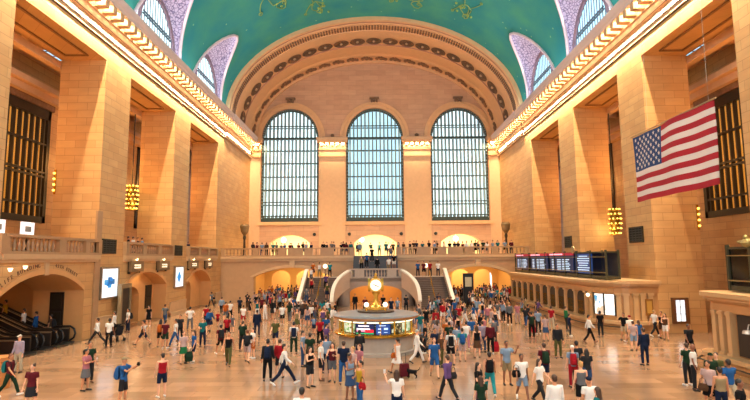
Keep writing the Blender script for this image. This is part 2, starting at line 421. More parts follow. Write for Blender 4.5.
# ------------------------------------------------------------------ vault with lunettes
CENT = [4.2, 17.1, 29.8, 42.3, 55.2]; BND = [-2.2, 10.6, 23.4, 36.05, 48.75, 62.0]
WB, PHM, NL = 5.05, .592, 24
def vp(phi, y, d=0.): return Vector((-(EA - d) * math.cos(phi), y, SPR + (EB - d) * math.sin(phi)))
def phi_edge(t): return PHM * (1 - abs(math.cos(t)) ** 1.75)
cols = []
for i, yc in enumerate(CENT):
    cols.append((BND[i], 0.0))
    for k in range(NL + 1):
        t = PI - PI * k / NL
        cols.append((yc + WB * math.cos(t), phi_edge(t)))
cols.append((BND[-1], 0.0))
vm = MB(); NR = 44
vm.strip([[vp(p + (PI - 2 * p) * j / NR, y) for j in range(NR + 1)] for y, p in cols])
ceiling = S('ceiling', vm, VAULTM, smooth=True)
wn = 4
for s in (-1, 1):
    for i, yc in enumerate(CENT[1:], 1):
        lm = MB(); rings = []; edge = []
        for k in range(NL + 1):
            t = PI - PI * k / NL
            w = Vector((-(WX + .1), yc + 4.0 * math.cos(t), SPR + .05 + 4.75 * math.sin(t)))
            bq = vp(phi_edge(t), yc + WB * math.cos(t)); edge.append(bq)
            row = []
            for j in range(9):
                f = j / 8; p = w.lerp(bq, f); p.z += .55 * math.sin(PI * f) * math.sin(t); row.append((-s * p.x, p.y, p.z))
            rings.append(row)
        lm.strip(rings)
        lo = S('trim_lunette', lm, LUNM, smooth=True)
        em = MB().tube([(-s * (p.x + .04), p.y, p.z - .05) for p in edge], .16, 6)
        S('rim', em, LUNRIM, lo, True)
        # semicircular clerestory window
        arch = [(yc + 4.0 * math.cos(PI * k / 28), SPR + 4.75 * math.sin(PI * k / 28)) for k in range(29)]
        inner = [(yc + 3.45 * math.cos(PI * k / 28), SPR + .1 + 4.15 * math.sin(PI * k / 28)) for k in range(29)]
        fm = MB(); xa, xb = s * (WX + .02), s * (WX + .2)
        fm.strip([[(xa, a[0], a[1]), (xa, b_[0], b_[1]), (xb, b_[0], b_[1])] for a, b_ in zip(arch, inner)])
        wo = S('window_%d' % wn, fm, plain('mottled_lunette_frame', '#8d7484', .7, var=.5, scale=3, bump=.4)); wn += 1
        bm_ = MB()
        for k in range(-6, 7):
            y = yc + k * .5; h = 4.15 * math.sqrt(max(0.02, 1 - (k * .5 / 3.45) ** 2))
            bm_.box(*sorted((s * (WX + .08), s * (WX + .12))), y - .045, y + .045, SPR, SPR + .1 + h)
        for z, hw in ((SPR + 1.9, 2.8), (SPR + 2.15, 2.7), (SPR + .15, 3.2)): bm_.box(*sorted((s * (WX + .06), s * (WX + .14))), yc - hw, yc + hw, z - .07, z + .07)
        S('mullion', bm_, plain('blue_grey_metal', '#4f6677', .5, .3), wo)
        S('pane', MB().add([(s * (WX + .13), p[0], p[1]) for p in inner], [tuple(range(len(inner)))]), GLASS if s < 0 else GLASSB, wo)

# gilded line figures and stars of the vault
def vault_line(mb, pts, r=.05):
    """pts: (angle along the ellipse, distance down the hall), drawn just under the plaster"""
    mb.tube([vp(a, y, .06) for a, y in pts], r, 5)
rnd = random.Random(5)
def figure(a, y, sc, seed):
    r = random.Random(seed); mb = MB()
    def loop(ca, cy, ra, ry, n=12, j=.25):
        p = [(ca + ra * (1 + r.uniform(-j, j)) * math.cos(2 * PI * k / n), cy + ry * (1 + r.uniform(-j, j)) * math.sin(2 * PI * k / n)) for k in range(n)]
        vault_line(mb, p + p[:1])
    loop(a, y, .055 * sc, 1.4 * sc); loop(a + .02 * sc, y + 1.9 * sc, .028 * sc, .7 * sc)
    for k in range(4):
        b0 = a + (k - 1.5) * .035 * sc
        p = [(b0 + r.uniform(-.008, .008) * sc + (k - 1.5) * .012 * i * sc, y - 1.2 * sc + (-.7 if k % 2 else .8) * i * sc * .9) for i in range(5)]
        vault_line(mb, p); loop(p[-1][0], p[-1][1], .012 * sc, .3 * sc, 8)
    for k in range(7):
        q = vp(a + r.uniform(-.12, .12) * sc, y + r.uniform(-3, 3) * sc, .06); mb.ball(q, .16, n=6, m=4)
    return mb
for k, (a, y, sc) in enumerate(((.96, 52.5, 1.15), (1.20, 57.5, .7), (1.83, 56.0, 1.1), (2.02, 50.0, 1.0), (1.42, 48.5, .9), (2.18, 56.0, .7), (.8, 44, 1.0), (2.3, 43.0, 1.0))):
    S('gilded_figure', figure(a, y, sc, 11 + k), CONM, ceiling)

# ------------------------------------------------------------------ the great arch at the east end
def ell(d, y, n=80): return [vp(PI * k / n, y, d) for k in range(n + 1)]
RP = [((62.0, -.1), (62.0, .5), 0), ((62.0, .5), (62.45, .5), 0), ((62.45, .5), (62.5, .36), 2), ((62.5, .36), (63.0, .36), 2), ((63.0, .36), (63.05, .46), 0), ((63.05, .46), (63.5, .46), 0),
      ((63.5, .40), (64.9, .40), 0), ((64.9, .40), (64.95, .52), 0), ((64.95, .52), (67.0, .52), 0), ((67.0, .52), (67.05, .42), 2), ((67.05, .42), (69.55, .42), 0), ((69.55, .42), (69.6, .56), 2),
      ((69.6, .56), (72.3, .6), 0), ((72.3, .6), (72.5, .52), 2), ((72.5, .52), (73.0, .68), 0), ((73.0, .68), (73.1, .58), 2), ((73.1, .58), (74.9, .62), 0), ((74.9, .62), (74.95, .95), 0), ((74.95, .95), (75.3, .95), 0)]
rm = MB()
for (y0, d0), (y1, d1), mi in RP: rm.strip([ell(d0, y0), ell(d1, y1)], mi)
nd = 150
for row, (ya, yb) in enumerate(((63.62, 64.05), (64.3, 64.75))):
    for k in range(nd):
        ph = PI * (k + .5) / nd; p = vp(ph, 0, .43); nrm = Vector((math.cos(ph) / EA, 0, -math.sin(ph) / EB)).normalized(); tg = Vector((nrm.z, 0, -nrm.x))
        rm.obox((p.x, (ya + yb) / 2, p.z), tg * .09, (0, (yb - ya) / 2, 0), nrm * .09, 1)
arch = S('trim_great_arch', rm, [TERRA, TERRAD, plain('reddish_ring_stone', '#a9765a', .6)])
# rosettes, equal steps along the half ellipse
def arc_angles(n, d):
    N = 2000; L = [0]; pr_ = vp(0, 0, d)
    for i in range(1, N + 1):
        q = vp(PI * i / N, 0, d); L.append(L[-1] + (q - pr_).length); pr_ = q
    out = []; j = 0
    for k in range(n):
        tgt = L[-1] * (k + .5) / n
        while L[j] < tgt: j += 1
        out.append(PI * j / N)
    return out
ro = MB().lathe([(.02, .05), (1.0, .05), (1.05, .12), (.92, .2), (.86, .08), (.6, .05), (.02, .05)], n=20, sy=.95, mi=0)
for k in range(8):
    a = 2 * PI * k / 8; ro.ball((.5 * math.cos(a), .5 * math.sin(a), .08), .17, .17, .09, 6, 4, 0)
ro.ball((0, 0, .12), .2, .2, .16, 10, 6, 1)
proto = None
def ring_copy(proto, mats_mb, nm, mats, ph, y, d):
    nrm = Vector((math.cos(ph) / EA, 0, -math.sin(ph) / EB)).normalized(); p = vp(ph, y, d); tg = Vector((0, 1, 0)).cross(nrm)
    o = mats_mb.build(nm, mats, arch) if proto is None else proto.copy()
    if proto is not None: COL.objects.link(o); o.parent = arch
    o.matrix_local = Matrix(((tg.x, 0, nrm.x, p.x), (tg.y, 1, nrm.y, p.y), (tg.z, 0, nrm.z, p.z), (0, 0, 0, 1)))
    return o
for ph in arc_angles(21, .42):
    o = ring_copy(proto, ro, 'rosette', [plain('rosette_bronze_stone', '#6b4d34', .6, var=.4, scale=5), MARBLEL], ph, 68.3, .42); proto = proto or o
lf = MB()
for k in range(5):
    a = -.9 + k * .45; lf.ball((.45 * a * 1.6, .25 * math.cos(k * 1.3), .1), .26, .5, .14, 8, 5)
lf.ball((0, 0, .14), .3, .3, .2, 8, 5)
proto = None
for ph in arc_angles(22, .6):
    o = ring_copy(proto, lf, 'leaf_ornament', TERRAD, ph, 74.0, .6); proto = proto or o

# ------------------------------------------------------------------ east wall with its three windows
EY = 75.3; WC = (-12.45, 0, 12.45); WR = 4.2
outer = [(-WX - .5, 5.0), (WX + .5, 5.0), (WX + .5, SPR)] + [(EA * math.cos(PI * k / 60), SPR + EB * math.sin(PI * k / 60)) for k in range(61)] + [(-WX - .5, SPR)]
holes = [round_arch(c, WR, 10.35, SPR - .05, WR + .35) for c in WC]
holes += [seg_arch(-15.3, -9.5, 5.32, 7.3, 8.45), seg_arch(-3.1, 3.1, 5.32, 7.3, 8.45), seg_arch(9.5, 15.3, 5.32, 7.3, 8.45)]
wall_east = S('wall_far', MB().plate(outer, holes, 'y', EY, EY + 1.4), stone('fine_end_wall_stone', '#c99c78', '#bd8f6c', '#ab8060', 2.2, .75))
S('wall_near', MB().plate([(p[0], p[1] - 0) for p in outer[:1]] + [(WX + .5, -.3), (-WX - .5, -.3)][:0] + outer[1:], [round_arch(c, WR, 10.35, SPR - .05, WR + .35) for c in WC], 'y', -8.0, -7.4), STONE)
tm = MB()
for c in WC:
    ro_ = [(c + (WR + .95) * math.cos(PI * k / 32), SPR - .05 + (WR + 1.25) * math.sin(PI * k / 32)) for k in range(33)]
    ri_ = [(c + (WR + .02) * math.cos(PI * k / 32), SPR - .05 + (WR + .37) * math.sin(PI * k / 32)) for k in range(33)]
    rm_ = [((a[0] + b[0]) / 2, (a[1] + b[1]) / 2) for a, b in zip(ro_, ri_)]
    tm.strip([[(a[0], EY, a[1]), (a[0], EY - .22, a[1]), (m_[0], EY - .3, m_[1]), (m_[0], EY - .16, m_[1]), (b[0], EY - .16, b[1]), (b[0], EY + .05, b[1])] for a, m_, b in zip(ro_, rm_, ri_)])
    tm.box(c - WR - .5, c + WR + .5, EY - .3, EY + .1, 9.85, 10.15).box(c - WR - .3, c + WR + .3, EY - .2, EY + .1, 10.15, 10.35)
S('trim_window_surrounds', tm, TERRA)
# capitals and pilaster strips between the windows
cp = MB()
for x0, x1 in ((-18.3, -16.75), (-8.15, -4.3), (4.3, 8.15), (16.75, 18.3)):
    for e, za, zb in ((.12, 5.3, 19.9), (.3, 19.9, 20.15), (.2, 20.15, 20.9), (.35, 20.9, 21.1), (.24, 21.1, 21.5), (.75, 21.95, 22.2), (.95, 22.2, 22.65)):
        cp.box(x0 - (e - .12) * .4, x1 + (e - .12) * .4, EY - e, EY + .02, za, zb)
    n = max(2, int((x1 - x0) / .7))
    for i in range(n):
        xm = x0 + (x1 - x0) * (i + .5) / n; cp.box(xm - .22, xm + .22, EY - .62, EY, 21.5, 21.95)
S('trim_capitals', cp, STONE2)
kp = MB()
for c in WC:
    kp.box(c - .7, c + .7, EY - .45, EY, 28.55, 28.8).box(c - .5, c - .25, EY - .4, EY, 28.0, 28.6).box(c + .25, c + .5, EY - .4, EY, 28.0, 28.6).ball((c, EY - .25, 28.2), .22, n=8, m=5)
for x in (-6.2, 6.2): kp.box(x - 1.5, x + 1.5, EY - .3, EY, 22.7, 22.85).ball((x, EY - .3, 23.0), .28, n=8, m=5)
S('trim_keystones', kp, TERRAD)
WM = plain('verdigris_window_metal', '#7f979a', .45, .3, .2); WMD = plain('dark_window_metal', '#36443f', .5, .4, .3)
for i, c in enumerate(WC):
    h_out = round_arch(c, WR + .02, 10.3, SPR - .05, WR + .37, 28); h_in = round_arch(c, WR - .3, 10.95, SPR - .05, WR - .02, 28)
    fo = S('window_%d' % (i + 1), MB().plate(h_out, [h_in], 'y', EY + .25, EY + .6), WMD)
    bs = MB()
    for k in range(40):                                    # studs of the cast border
        a = PI * k / 39; bs.ball((c + (WR - .14) * math.cos(a), EY + .24, SPR - .05 + (WR + .2) * math.sin(a)), .075, n=6, m=4)
    for k in range(24):
        for sx in (-1, 1): bs.ball((c + sx * (WR - .14), EY + .24, 10.9 + k * .49), .075, n=6, m=4)
    S('stud', bs, plain('pale_studs', '#9fb6b4', .5), fo)['kind'] = 'stuff'
    mu = MB(); n = 15
    def top(x): return SPR - .05 + (WR + .35) * math.sqrt(max(0, 1 - (x / WR) ** 2))
    for k in range(1, n):
        x = -WR + 2 * WR * k / n
        mu.box(c + x - .13, c + x + .13, EY + .3, EY + .5, 10.4, top(x))
    S('mullion', mu, WM, fo)
    hb = MB()
    for z, t in ((SPR + .05, .2), (20.9, .07), (19.0, .09), (17.0, .07), (15.05, .12), (13.25, .09), (12.85, .06), (24.6, .07)):
        hw = WR if z < SPR else WR * math.sqrt(max(0, 1 - ((z - SPR) / (WR + .35)) ** 2))
        hb.box(c - hw, c + hw, EY + .26, EY + .54, z - t * .7, z + t * .7)
    S('transom', hb, WMD, fo)
    bl = MB().box(c - WR, c + WR, EY + .28, EY + .5, 10.35, 10.5).box(c - WR, c + WR, EY + .28, EY + .5, 11.15, 11.3)
    for k in range(30): bl.box(c - WR + k * .28 + .05, c - WR + k * .28 + .15, EY + .3, EY + .45, 10.4, 11.2)
    S('lower_grille', bl, WMD, fo)
    # second, outer leaf with its glass walkways
    ol = MB()
    for z in (12.9, 15.1, 17.1, 19.1, 21.0, 22.8, 24.5): ol.box(c - WR, c + WR, EY + .95, EY + 1.3, z - .1, z + .02)
    for k in range(0, 31):
        x = -WR + 2 * WR * k / 30; ol.box(c + x - .025, c + x + .025, EY + 1.25, EY + 1.33, 10.4, top(min(abs(x), WR * .99)))
    S('outer_leaf', ol, plain('pale_blue_metal', '#7d9aa2', .5), fo)
    S('pane', MB().add([(p[0], EY + .4, p[1]) for p in h_out], [tuple(range(len(h_out)))]), GLASS if i != 1 else GLASSB, fo)

# bright rooms behind the balcony arches
RM = plain('cream_room_plaster', '#f0e2bd', .8, var=.04)
for c, w in ((-12.4, 4.6), (0, 4.6), (12.4, 4.6)):
    r = MB().box(c - w, c + w, 86, 86.2, 5, 9.6).box(c - w - .2, c - w, EY + 1.4, 86, 5, 9.6).box(c + w, c + w + .2, EY + 1.4, 86, 5, 9.6).box(c - w, c + w, EY + 1.4, 86, 9.4, 9.6)
    r.box(c - w, c + w, EY, 86, 5.1, 5.3)
    S('wall_bright_room', r, RM)
    area('room_ceiling_lamp', (c, 80.5, 9.3), (0, 0, 0), 7, 7, 900, (1.0, .90, .66))
    rl = MB().ball((c - 2.2 if c < 1 else c + .4, 83, 8.0), .45, n=14, m=8).tube([(c - 2.2 if c < 1 else c + .4, 83, 8.3), (c - 2.2 if c < 1 else c + .4, 83, 9.38)], .03, 6)
    o = rl.build('globe_lamp', GLOBE, smooth=True)
    tag(o, 'glowing globe lamp hanging inside the bright %s arch over the balcony' % {-12.4: 'left', 0: 'middle', 12.4: 'right'}[c], 'lamp')

# ------------------------------------------------------------------ balcony, its front wall, stairs
BY = 62.0
front = [(-WX - .2, -.3), (WX + .2, -.3), (WX + .2, 5.3), (2.6, 5.3), (2.6, 2.9), (-2.6, 2.9), (-2.6, 5.3), (-WX - .2, 5.3)]
fw = S('wall_balcony', MB().plate(front, [seg_arch(-14.4, -5.3, -.1, 2.9, 3.95, 20), seg_arch(8.0, 16.2, -.1, 2.9, 3.95, 20)], 'y', BY, BY + 1.2), plain('balcony_marble', '#b08a66', .5, var=.14, scale=2))
S('floor_balcony', MB().plate([(-WX, BY), (-2.6, BY), (WX, BY), (WX, EY), (-WX, EY)], [], 'z', 4.9, 5.3), MARBLE)
st = MB()
for sx in (-1, 1):
    x0, x1 = sorted((sx * 2.6, sx * WX)); st.box(x0, x1, BY - .3, BY, 5.02, 5.3).box(x0, x1, BY - .15, BY, 4.72, 5.02)
for c0, c1 in ((-14.4, -5.3), (8.0, 16.2)):
    a = seg_arch(c0 - .45, c1 + .45, 0, 2.95, 4.3, 20)[2:]; b = seg_arch(c0 - .02, c1 + .02, 0, 2.9, 3.96, 20)[2:]
    st.strip([[(p[0], BY, p[1]), (p[0], BY - .12, p[1]), (q[0], BY - .12, q[1]), (q[0], BY + .05, q[1])] for p, q in zip(a, b)])
    st.box((c0 + c1) / 2 - .3, (c0 + c1) / 2 + .3, BY - .25, BY, 3.95, 4.75)
S('trim_balcony_front', st, MARBLEL)
# passages behind the low arches
ps = MB()
for c0, c1 in ((-15.6, -4.2), (6.8, 17.2)):
    ps.box(c0 - .2, c0, BY + 1.2, 78, 0, 4.9).box(c1, c1 + .2, BY + 1.2, 78, 0, 4.9)
    ps.plate(rect(c0, c1, 0, 4.9), [round_arch(c0 + (c1 - c0) * k, 1.3, .02, 2.4, 1.0, 10) for k in (.2, .5, .8)], 'y', 74, 74.5)
    ps.box(c0, c1, 79, 79.2, 0, 4.9)
S('wall_passage', ps, plain('golden_passage_stone', '#d8a868', .7, var=.08))
for c in (-9.9, 12.0):
    area('passage_lamp', (c, 68, 4.75), (0, 0, 0), 9, 8, 750, (1.0, .72, .30))
    area('passage_back_lamp', (c, 76.6, 4.7), (0, 0, 0), 9, 3, 800, (1.0, .80, .42))
    for k in range(4):
        o = MB().lathe([(.02, 0), (.34, 0), (.38, .1), (.02, .14)], (c - 3.6 + k * 2.4, 66.2, 4.74), 14).build('ceiling_lamp', GLOBE)
        tag(o, 'round lamp under the passage ceiling, %s of four behind the low %s arch' % (('leftmost', 'second from left', 'third from left', 'rightmost')[k], 'left' if c < 0 else 'right'), 'lamp', 'passage ceiling lamps')

# mid landing: a bowed block with a low arch through it, stairs on each side
LZ = 2.9
def bow(n=16, r=1.0):
    return [(-4.1 + .0, BY)] + [(-4.1 * math.cos(PI * k / n) * 1.0, 56.4 - 1.5 * math.sin(PI * k / n)) for k in range(n + 1)] + [(4.1, BY)]
land = MB()
b_ = bow(20)
fr = [p for p in b_[1:-1]]
az = lambda x: 0 if abs(x) > 2.75 else 1.35 + .85 * math.sqrt(max(0, 1 - (x / 2.75) ** 2))
xs_ = [-4.1 + 8.2 * k / 60 for k in range(61)]
fy = lambda x: 56.4 - 1.5 * math.sqrt(max(0, 1 - (x / 4.1) ** 2))
for k in range(60):
    a, b = xs_[k], xs_[k + 1]; za, zb = az(a), az(b)
    if (za == 0) != (zb == 0): za = zb = 0 if min(abs(a), abs(b)) > 2.7 else max(za, zb)
    land.add([(a, fy(a), za), (b, fy(b), zb), (b, fy(b), LZ), (a, fy(a), LZ), (a, fy(a) + .6, za), (b, fy(b) + .6, zb), (b, fy(b) + .6, LZ), (a, fy(a) + .6, LZ)],
             [(0, 1, 2, 3), (4, 5, 6, 7), (0, 1, 5, 4)])
for x in (-2.75, 2.75): land.add([(x, fy(x), 0), (x, fy(x) + .6, 0), (x, fy(x) + .6, 1.4), (x, fy(x), 1.4)], [(0, 1, 2, 3)])
land.box(-4.1, -3.4, 56.4, BY, 0, LZ - .3).box(3.4, 4.1, 56.4, BY, 0, LZ - .3)
land.plate([(-8.2, 57.6), (-4.1, 57.6), (-4.1, 56.4)] + [(x, fy(x)) for x in xs_[1:-1]] + [(4.1, 56.4), (4.1, 57.6), (8.2, 57.6), (8.2, BY), (-8.2, BY)], [], 'z', LZ - .35, LZ)
land.box(-8.2, -7.6, 57.6, BY, 0, LZ - .35).box(7.6, 8.2, 57.6, BY, 0, LZ - .35)
S('wall_landing', land, plain('landing_marble', '#998578', .5, var=.15, scale=2))
S('wall_under_stairs', MB().box(-3.4, 3.4, 61.6, 62, 0, 2.55), plain('orange_wall_plaster', '#d99652', .7, var=.05))
area('under_stairs_lamp', (0, 59.5, 2.5), (0, 0, 0), 6, 3, 210, (1.0, .68, .30))
stepm = plain('worn_step_marble', '#5d4a40', .6, var=.2, scale=3)
def flight(name, x0, x1, ya, za, yb, zb, n, label, mat, dx0=0, dx1=0):
    """steps from (ya, za) low to (yb, zb) high, each as wide as the flight"""
    mb = MB()
    for i in range(n):
        f0, f1 = i / n, (i + 1) / n
        mb.box(x0 + dx0 * (1 - f0), x1 + dx1 * (1 - f0), ya + (yb - ya) * f0, yb, za + (zb - za) * f0, za + (zb - za) * f1 - (.001 if i < n - 1 else .0))
    t = tag(mb.build(name, mat), label, 'staircase'); return t
grey = plain('blue_grey_step_stone', '#4b4d55', .6, var=.1)
f1 = flight('staircase', -2.57, 2.57, 58.6, LZ + .003, BY - .01, 5.29, 14, 'upper dark grey stone flight from the balcony down to the middle landing', grey)
f2 = flight('staircase', -7.5, -4.15, 51.6, 0, 57.6, LZ, 17, 'left brown marble flight from the floor up to the landing', stepm)
f3 = flight('staircase', 4.15, 7.5, 51.6, 0, 57.6, LZ, 17, 'right brown marble flight from the floor up to the landing', stepm)
# stepped side walls (string walls) with sloping marble copings
def coping(parent, pts, w=.22):
    wall, cap = [], []
    for x, y, z in pts:
        wall.append([(x - w / 2, y, max(0, z - 1.7)), (x + w / 2, y, max(0, z - 1.7)), (x + w / 2, y, z + .02), (x - w / 2, y, z + .02)])
        cap.append([(x - w * .8, y, z), (x + w * .8, y, z), (x + w * .8, y, z + .16), (x - w * .8, y, z + .16)])
    o = MB().loft(wall).build('side_wall', plain('side_wall_marble', '#b89c86', .5, var=.12), parent)
    MB().loft(cap).build('coping', plain('white_coping_marble', '#d8cdbf', .4, var=.08), o)
    return o
for f, s in ((f2, -1), (f3, 1)):
    coping(f, [(s * 7.6, 51.2, .75), (s * 7.6, 51.6, .85), (s * 7.6, 57.5, LZ + .75), (s * 7.6, 58.2, LZ + .8)])
    cur = [(s * (4.3 - 1.5 * (k / 14) ** 2.6), 51.3 + 4.0 * (k / 14), .75 + (LZ - .02) * (k / 14) ** .75) for k in range(15)]
    coping(f, cur)
    rail = MB().tube([(s * 5.85, 51.8, .95), (s * 5.85, 57.6, LZ + .9)], .04, 6)
    for k in range(4): rail.tube([(s * 5.85, 52 + k * 1.8, .05 + k * .87), (s * 5.85, 52 + k * 1.8, 1.0 + k * .9)], .03, 6)
    rail.build('handrail', BRASS, f)
# balustrades
BALU = MB().lathe([(.09, 0), (.09, .06), (.05, .09), (.105, .26), (.06, .48), (.045, .58), (.085, .64), (.085, .70)], n=8)
def balustrade(pts, z, label, spacing=.32, ped=(), h=1.0, group=None, mat=None):
    """pts: plan polyline; pedestals at the fractions `ped` of its length"""
    mat = mat or MARBLE
    P = [Vector((p[0], p[1])) for p in pts]; L = [0]
    for a, b in zip(P, P[1:]): L.append(L[-1] + (b - a).length)
    root = empty('balustrade', (P[0].x, P[0].y, z), label, 'balustrade', group)
    O = Vector((P[0].x, P[0].y))
    def at(l):
        for i in range(len(P) - 1):
            if l <= L[i + 1] + 1e-6:
                f = (l - L[i]) / max(1e-6, L[i + 1] - L[i]); q = P[i].lerp(P[i + 1], f) - O; d = (P[i + 1] - P[i]).normalized(); return q, d
        return P[-1] - O, (P[-1] - P[-2]).normalized()
    nst = max(2, len(P) if len(P) > 2 else 2)
    for nm, w, za, zb in (('plinth', .19, 0, .14), ('top_rail', .22, h - .15, h)):
        rings = []
        for i in range(nst):
            q, d = at(L[-1] * i / (nst - 1)); nn = Vector((-d.y, d.x)) * w
            rings.append([(q.x + nn.x, q.y + nn.y, za), (q.x - nn.x, q.y - nn.y, za), (q.x - nn.x, q.y - nn.y, zb), (q.x + nn.x, q.y + nn.y, zb)])
        MB().loft(rings).build(nm, mat, root)
    first = None
    for f, wl in ped:
        q, d = at(L[-1] * f); nn = Vector((-d.y, d.x))
        o = MB().obox((q.x, q.y, h / 2), Vector((d.x, d.y, 0)) * wl, Vector((nn.x, nn.y, 0)) * .2, (0, 0, h / 2 - .01)).build('pedestal', mat, root)
    n = int(L[-1] / spacing)
    for i in range(n):
        l = (i + .5) * L[-1] / n
        if any(abs(l - f * L[-1]) < wl + .1 for f, wl in ped): continue
        q, d = at(l)
        if first is None: first = BALU.build('baluster', mat, root, True); o = first
        else: o = first.copy(); COL.objects.link(o); o.parent = root
        o.location = (q.x, q.y, .14)
    return root
bx = -WX + .1
balustrade([(bx, 25.4), (bx, 34.2)], 5.3, 'near left marble balustrade above the escalator arch', .34, [(0, .3), (.535, .33), (.83, .22), (1, .2)])
balustrade([(bx, 38), (bx, 46.6)], 5.3, 'left marble balustrade above the two track gate signs between the two piers with posters', .36, [(0, .2), (.33, .3), (.66, .3), (1, .2)])
balustrade([(bx, 50.7), (bx, 59.7)], 5.3, 'farthest left marble balustrade next to the end balcony', .4, [(0, .2), (.33, .3), (.66, .3), (1, .2)])
balustrade([(-WX, BY + .15), (-2.6, BY + .15)], 5.3, 'left half of the marble balustrade along the end balcony', .42, [(0, .4), (.26, .35), (.46, .5), (.56, .9), (.66, .5), (.80, .8), (.99, .3)])
balustrade([(2.6, BY + .15), (WX, BY + .15)], 5.3, 'right half of the marble balustrade along the end balcony', .42, [(.01, .3), (.20, .8), (.34, .5), (.44, .9), (.54, .5), (.74, .35), (1, .4)])
balustrade([(-2.6 + 5.2 * k / 24, fy(-2.6 + 5.2 * k / 24) + .3) for k in range(25)], LZ+.01, 'bowed marble balustrade of the middle stair landing', .3, [(.0, .2), (.18, .5), (.82, .5), (1, .2)], mat=plain('landing_rail_marble', '#a5968a', .5))

# ------------------------------------------------------------------ rooms on the left at floor level
ro = MB()
ro.box(-34, -WX - 3.1, 33.6, 33.9, 0, 4.85).box(-34, -AX, 19.6, 19.9, 0, 4.85).box(-34.3, -34, 19.6, 33.9, 0, 12).plate(rect(-34, -AX, 19.6, 33.9), [], 'z', 4.7, 4.85)
S('wall_escalator_hall', ro, plain('escalator_hall_stone', '#c58f55', .6, var=.1, scale=2))
ro = MB(); NX = -19.4
for y0, y1, ya, yb in ((37.9, 46.2, 40.5, 43.2), (50.6, 58.6, 53.0, 55.2)):
    ro.plate(rect(y0, y1, 0, 4.85), [round_arch((ya + yb) / 2, (yb - ya) / 2, .01, 2.0, .85, 12)], 'x', NX, NX - .6)
    ro.box(NX - 2.2, NX - 2, y0, y1, 0, 3.4).box(NX - 2.2, NX - .5, yb + .4, yb + .6, 0, 3.4).box(NX - 2.2, NX - .5, ya - .6, ya - .4, 0, 3.4).box(NX - 2.2, NX - .5, ya - .6, yb + .6, 3.3, 3.5)
S('wall_gate_niche', ro, plain('gate_niche_stone', '#cf9a60', .6, var=.1, scale=2))
area('escalator_hall_lamp', (-25, 27, 4.6), (0, 0, 0), 7, 9, 130, AMBER)
area('gate_niche_lamp', (-18.9, 42, 3.95), (0, 0, 0), .7, 4, 60, (1, .70, .36)); area('gate_niche_lamp', (-18.9, 54.5, 3.85), (0, 0, 0), .7, 4, 60, (1, .70, .36))
# floor on the right aisle is the hall floor; warm light from the aisle lamps
for s in (-1, 1):
    for y, p in ((29.5, 480), (43.5, 480), (56.5, 330)):
        point('aisle_lamp', (s * 22.8, y, 13.0), p * 1.5, AMBER, .5)
    area('grille_room_lamp', (s * 25.1, 36, 12), (0, -s * PI / 2, 0), 9, 26, 900, (1.0, .62, .22))
# ------------------------------------------------------------------ lettering
def text(name, body, size, loc, rot, mat, parent=None, depth=.01, spacing=1.0, align='CENTER'):
    cu = bpy.data.curves.new(name, 'FONT'); cu.body = body; cu.size = size; cu.extrude = depth; cu.align_x = align; cu.align_y = 'CENTER'; cu.space_character = spacing; cu.resolution_u = 2
    t = bpy.data.objects.new(name, cu); COL.objects.link(t)
    dg = bpy.context.evaluated_depsgraph_get(); me = bpy.data.meshes.new_from_object(t.evaluated_get(dg))
    bpy.data.objects.remove(t); bpy.data.curves.remove(cu)
    me.materials.clear(); me.materials.append(mat)
    o = bpy.data.objects.new(name, me); COL.objects.link(o); o.location = loc; o.rotation_euler = rot
    if parent: o.parent = parent
    return o
LEFTW = (PI / 2, 0, PI / 2)     # letters on the left wall, read from the hall
INC = plain('incised_letter', '#6a4a36', .7)
def curved_text(body, y0, y1, zf, size, parent):
    n = len(body)
    for i, ch in enumerate(body):
        if ch == ' ': continue
        y = y0 + (y1 - y0) * (i + .5) / n; sl = (zf(y + .1) - zf(y - .1)) / .2
        o = text('letter', ch, size, (-WX + .012, y, zf(y)), LEFTW, INC, parent, .012)
        o.rotation_euler = (PI / 2 , 0, PI / 2); o.rotation_euler.rotate_axis('Z', math.atan(sl))
def archz(y): 
    R = (3.825 ** 2 + 1.15 ** 2) / 2.3; return 4.25 - R + math.sqrt(max(0, R * R - (y - 29.175) ** 2)) + .45
curved_text('METLIFE BUILDING', 24.9, 28.6, archz, .30, WALL[-1])
curved_text('45TH STREET', 29.9, 32.2, archz, .28, WALL[-1])

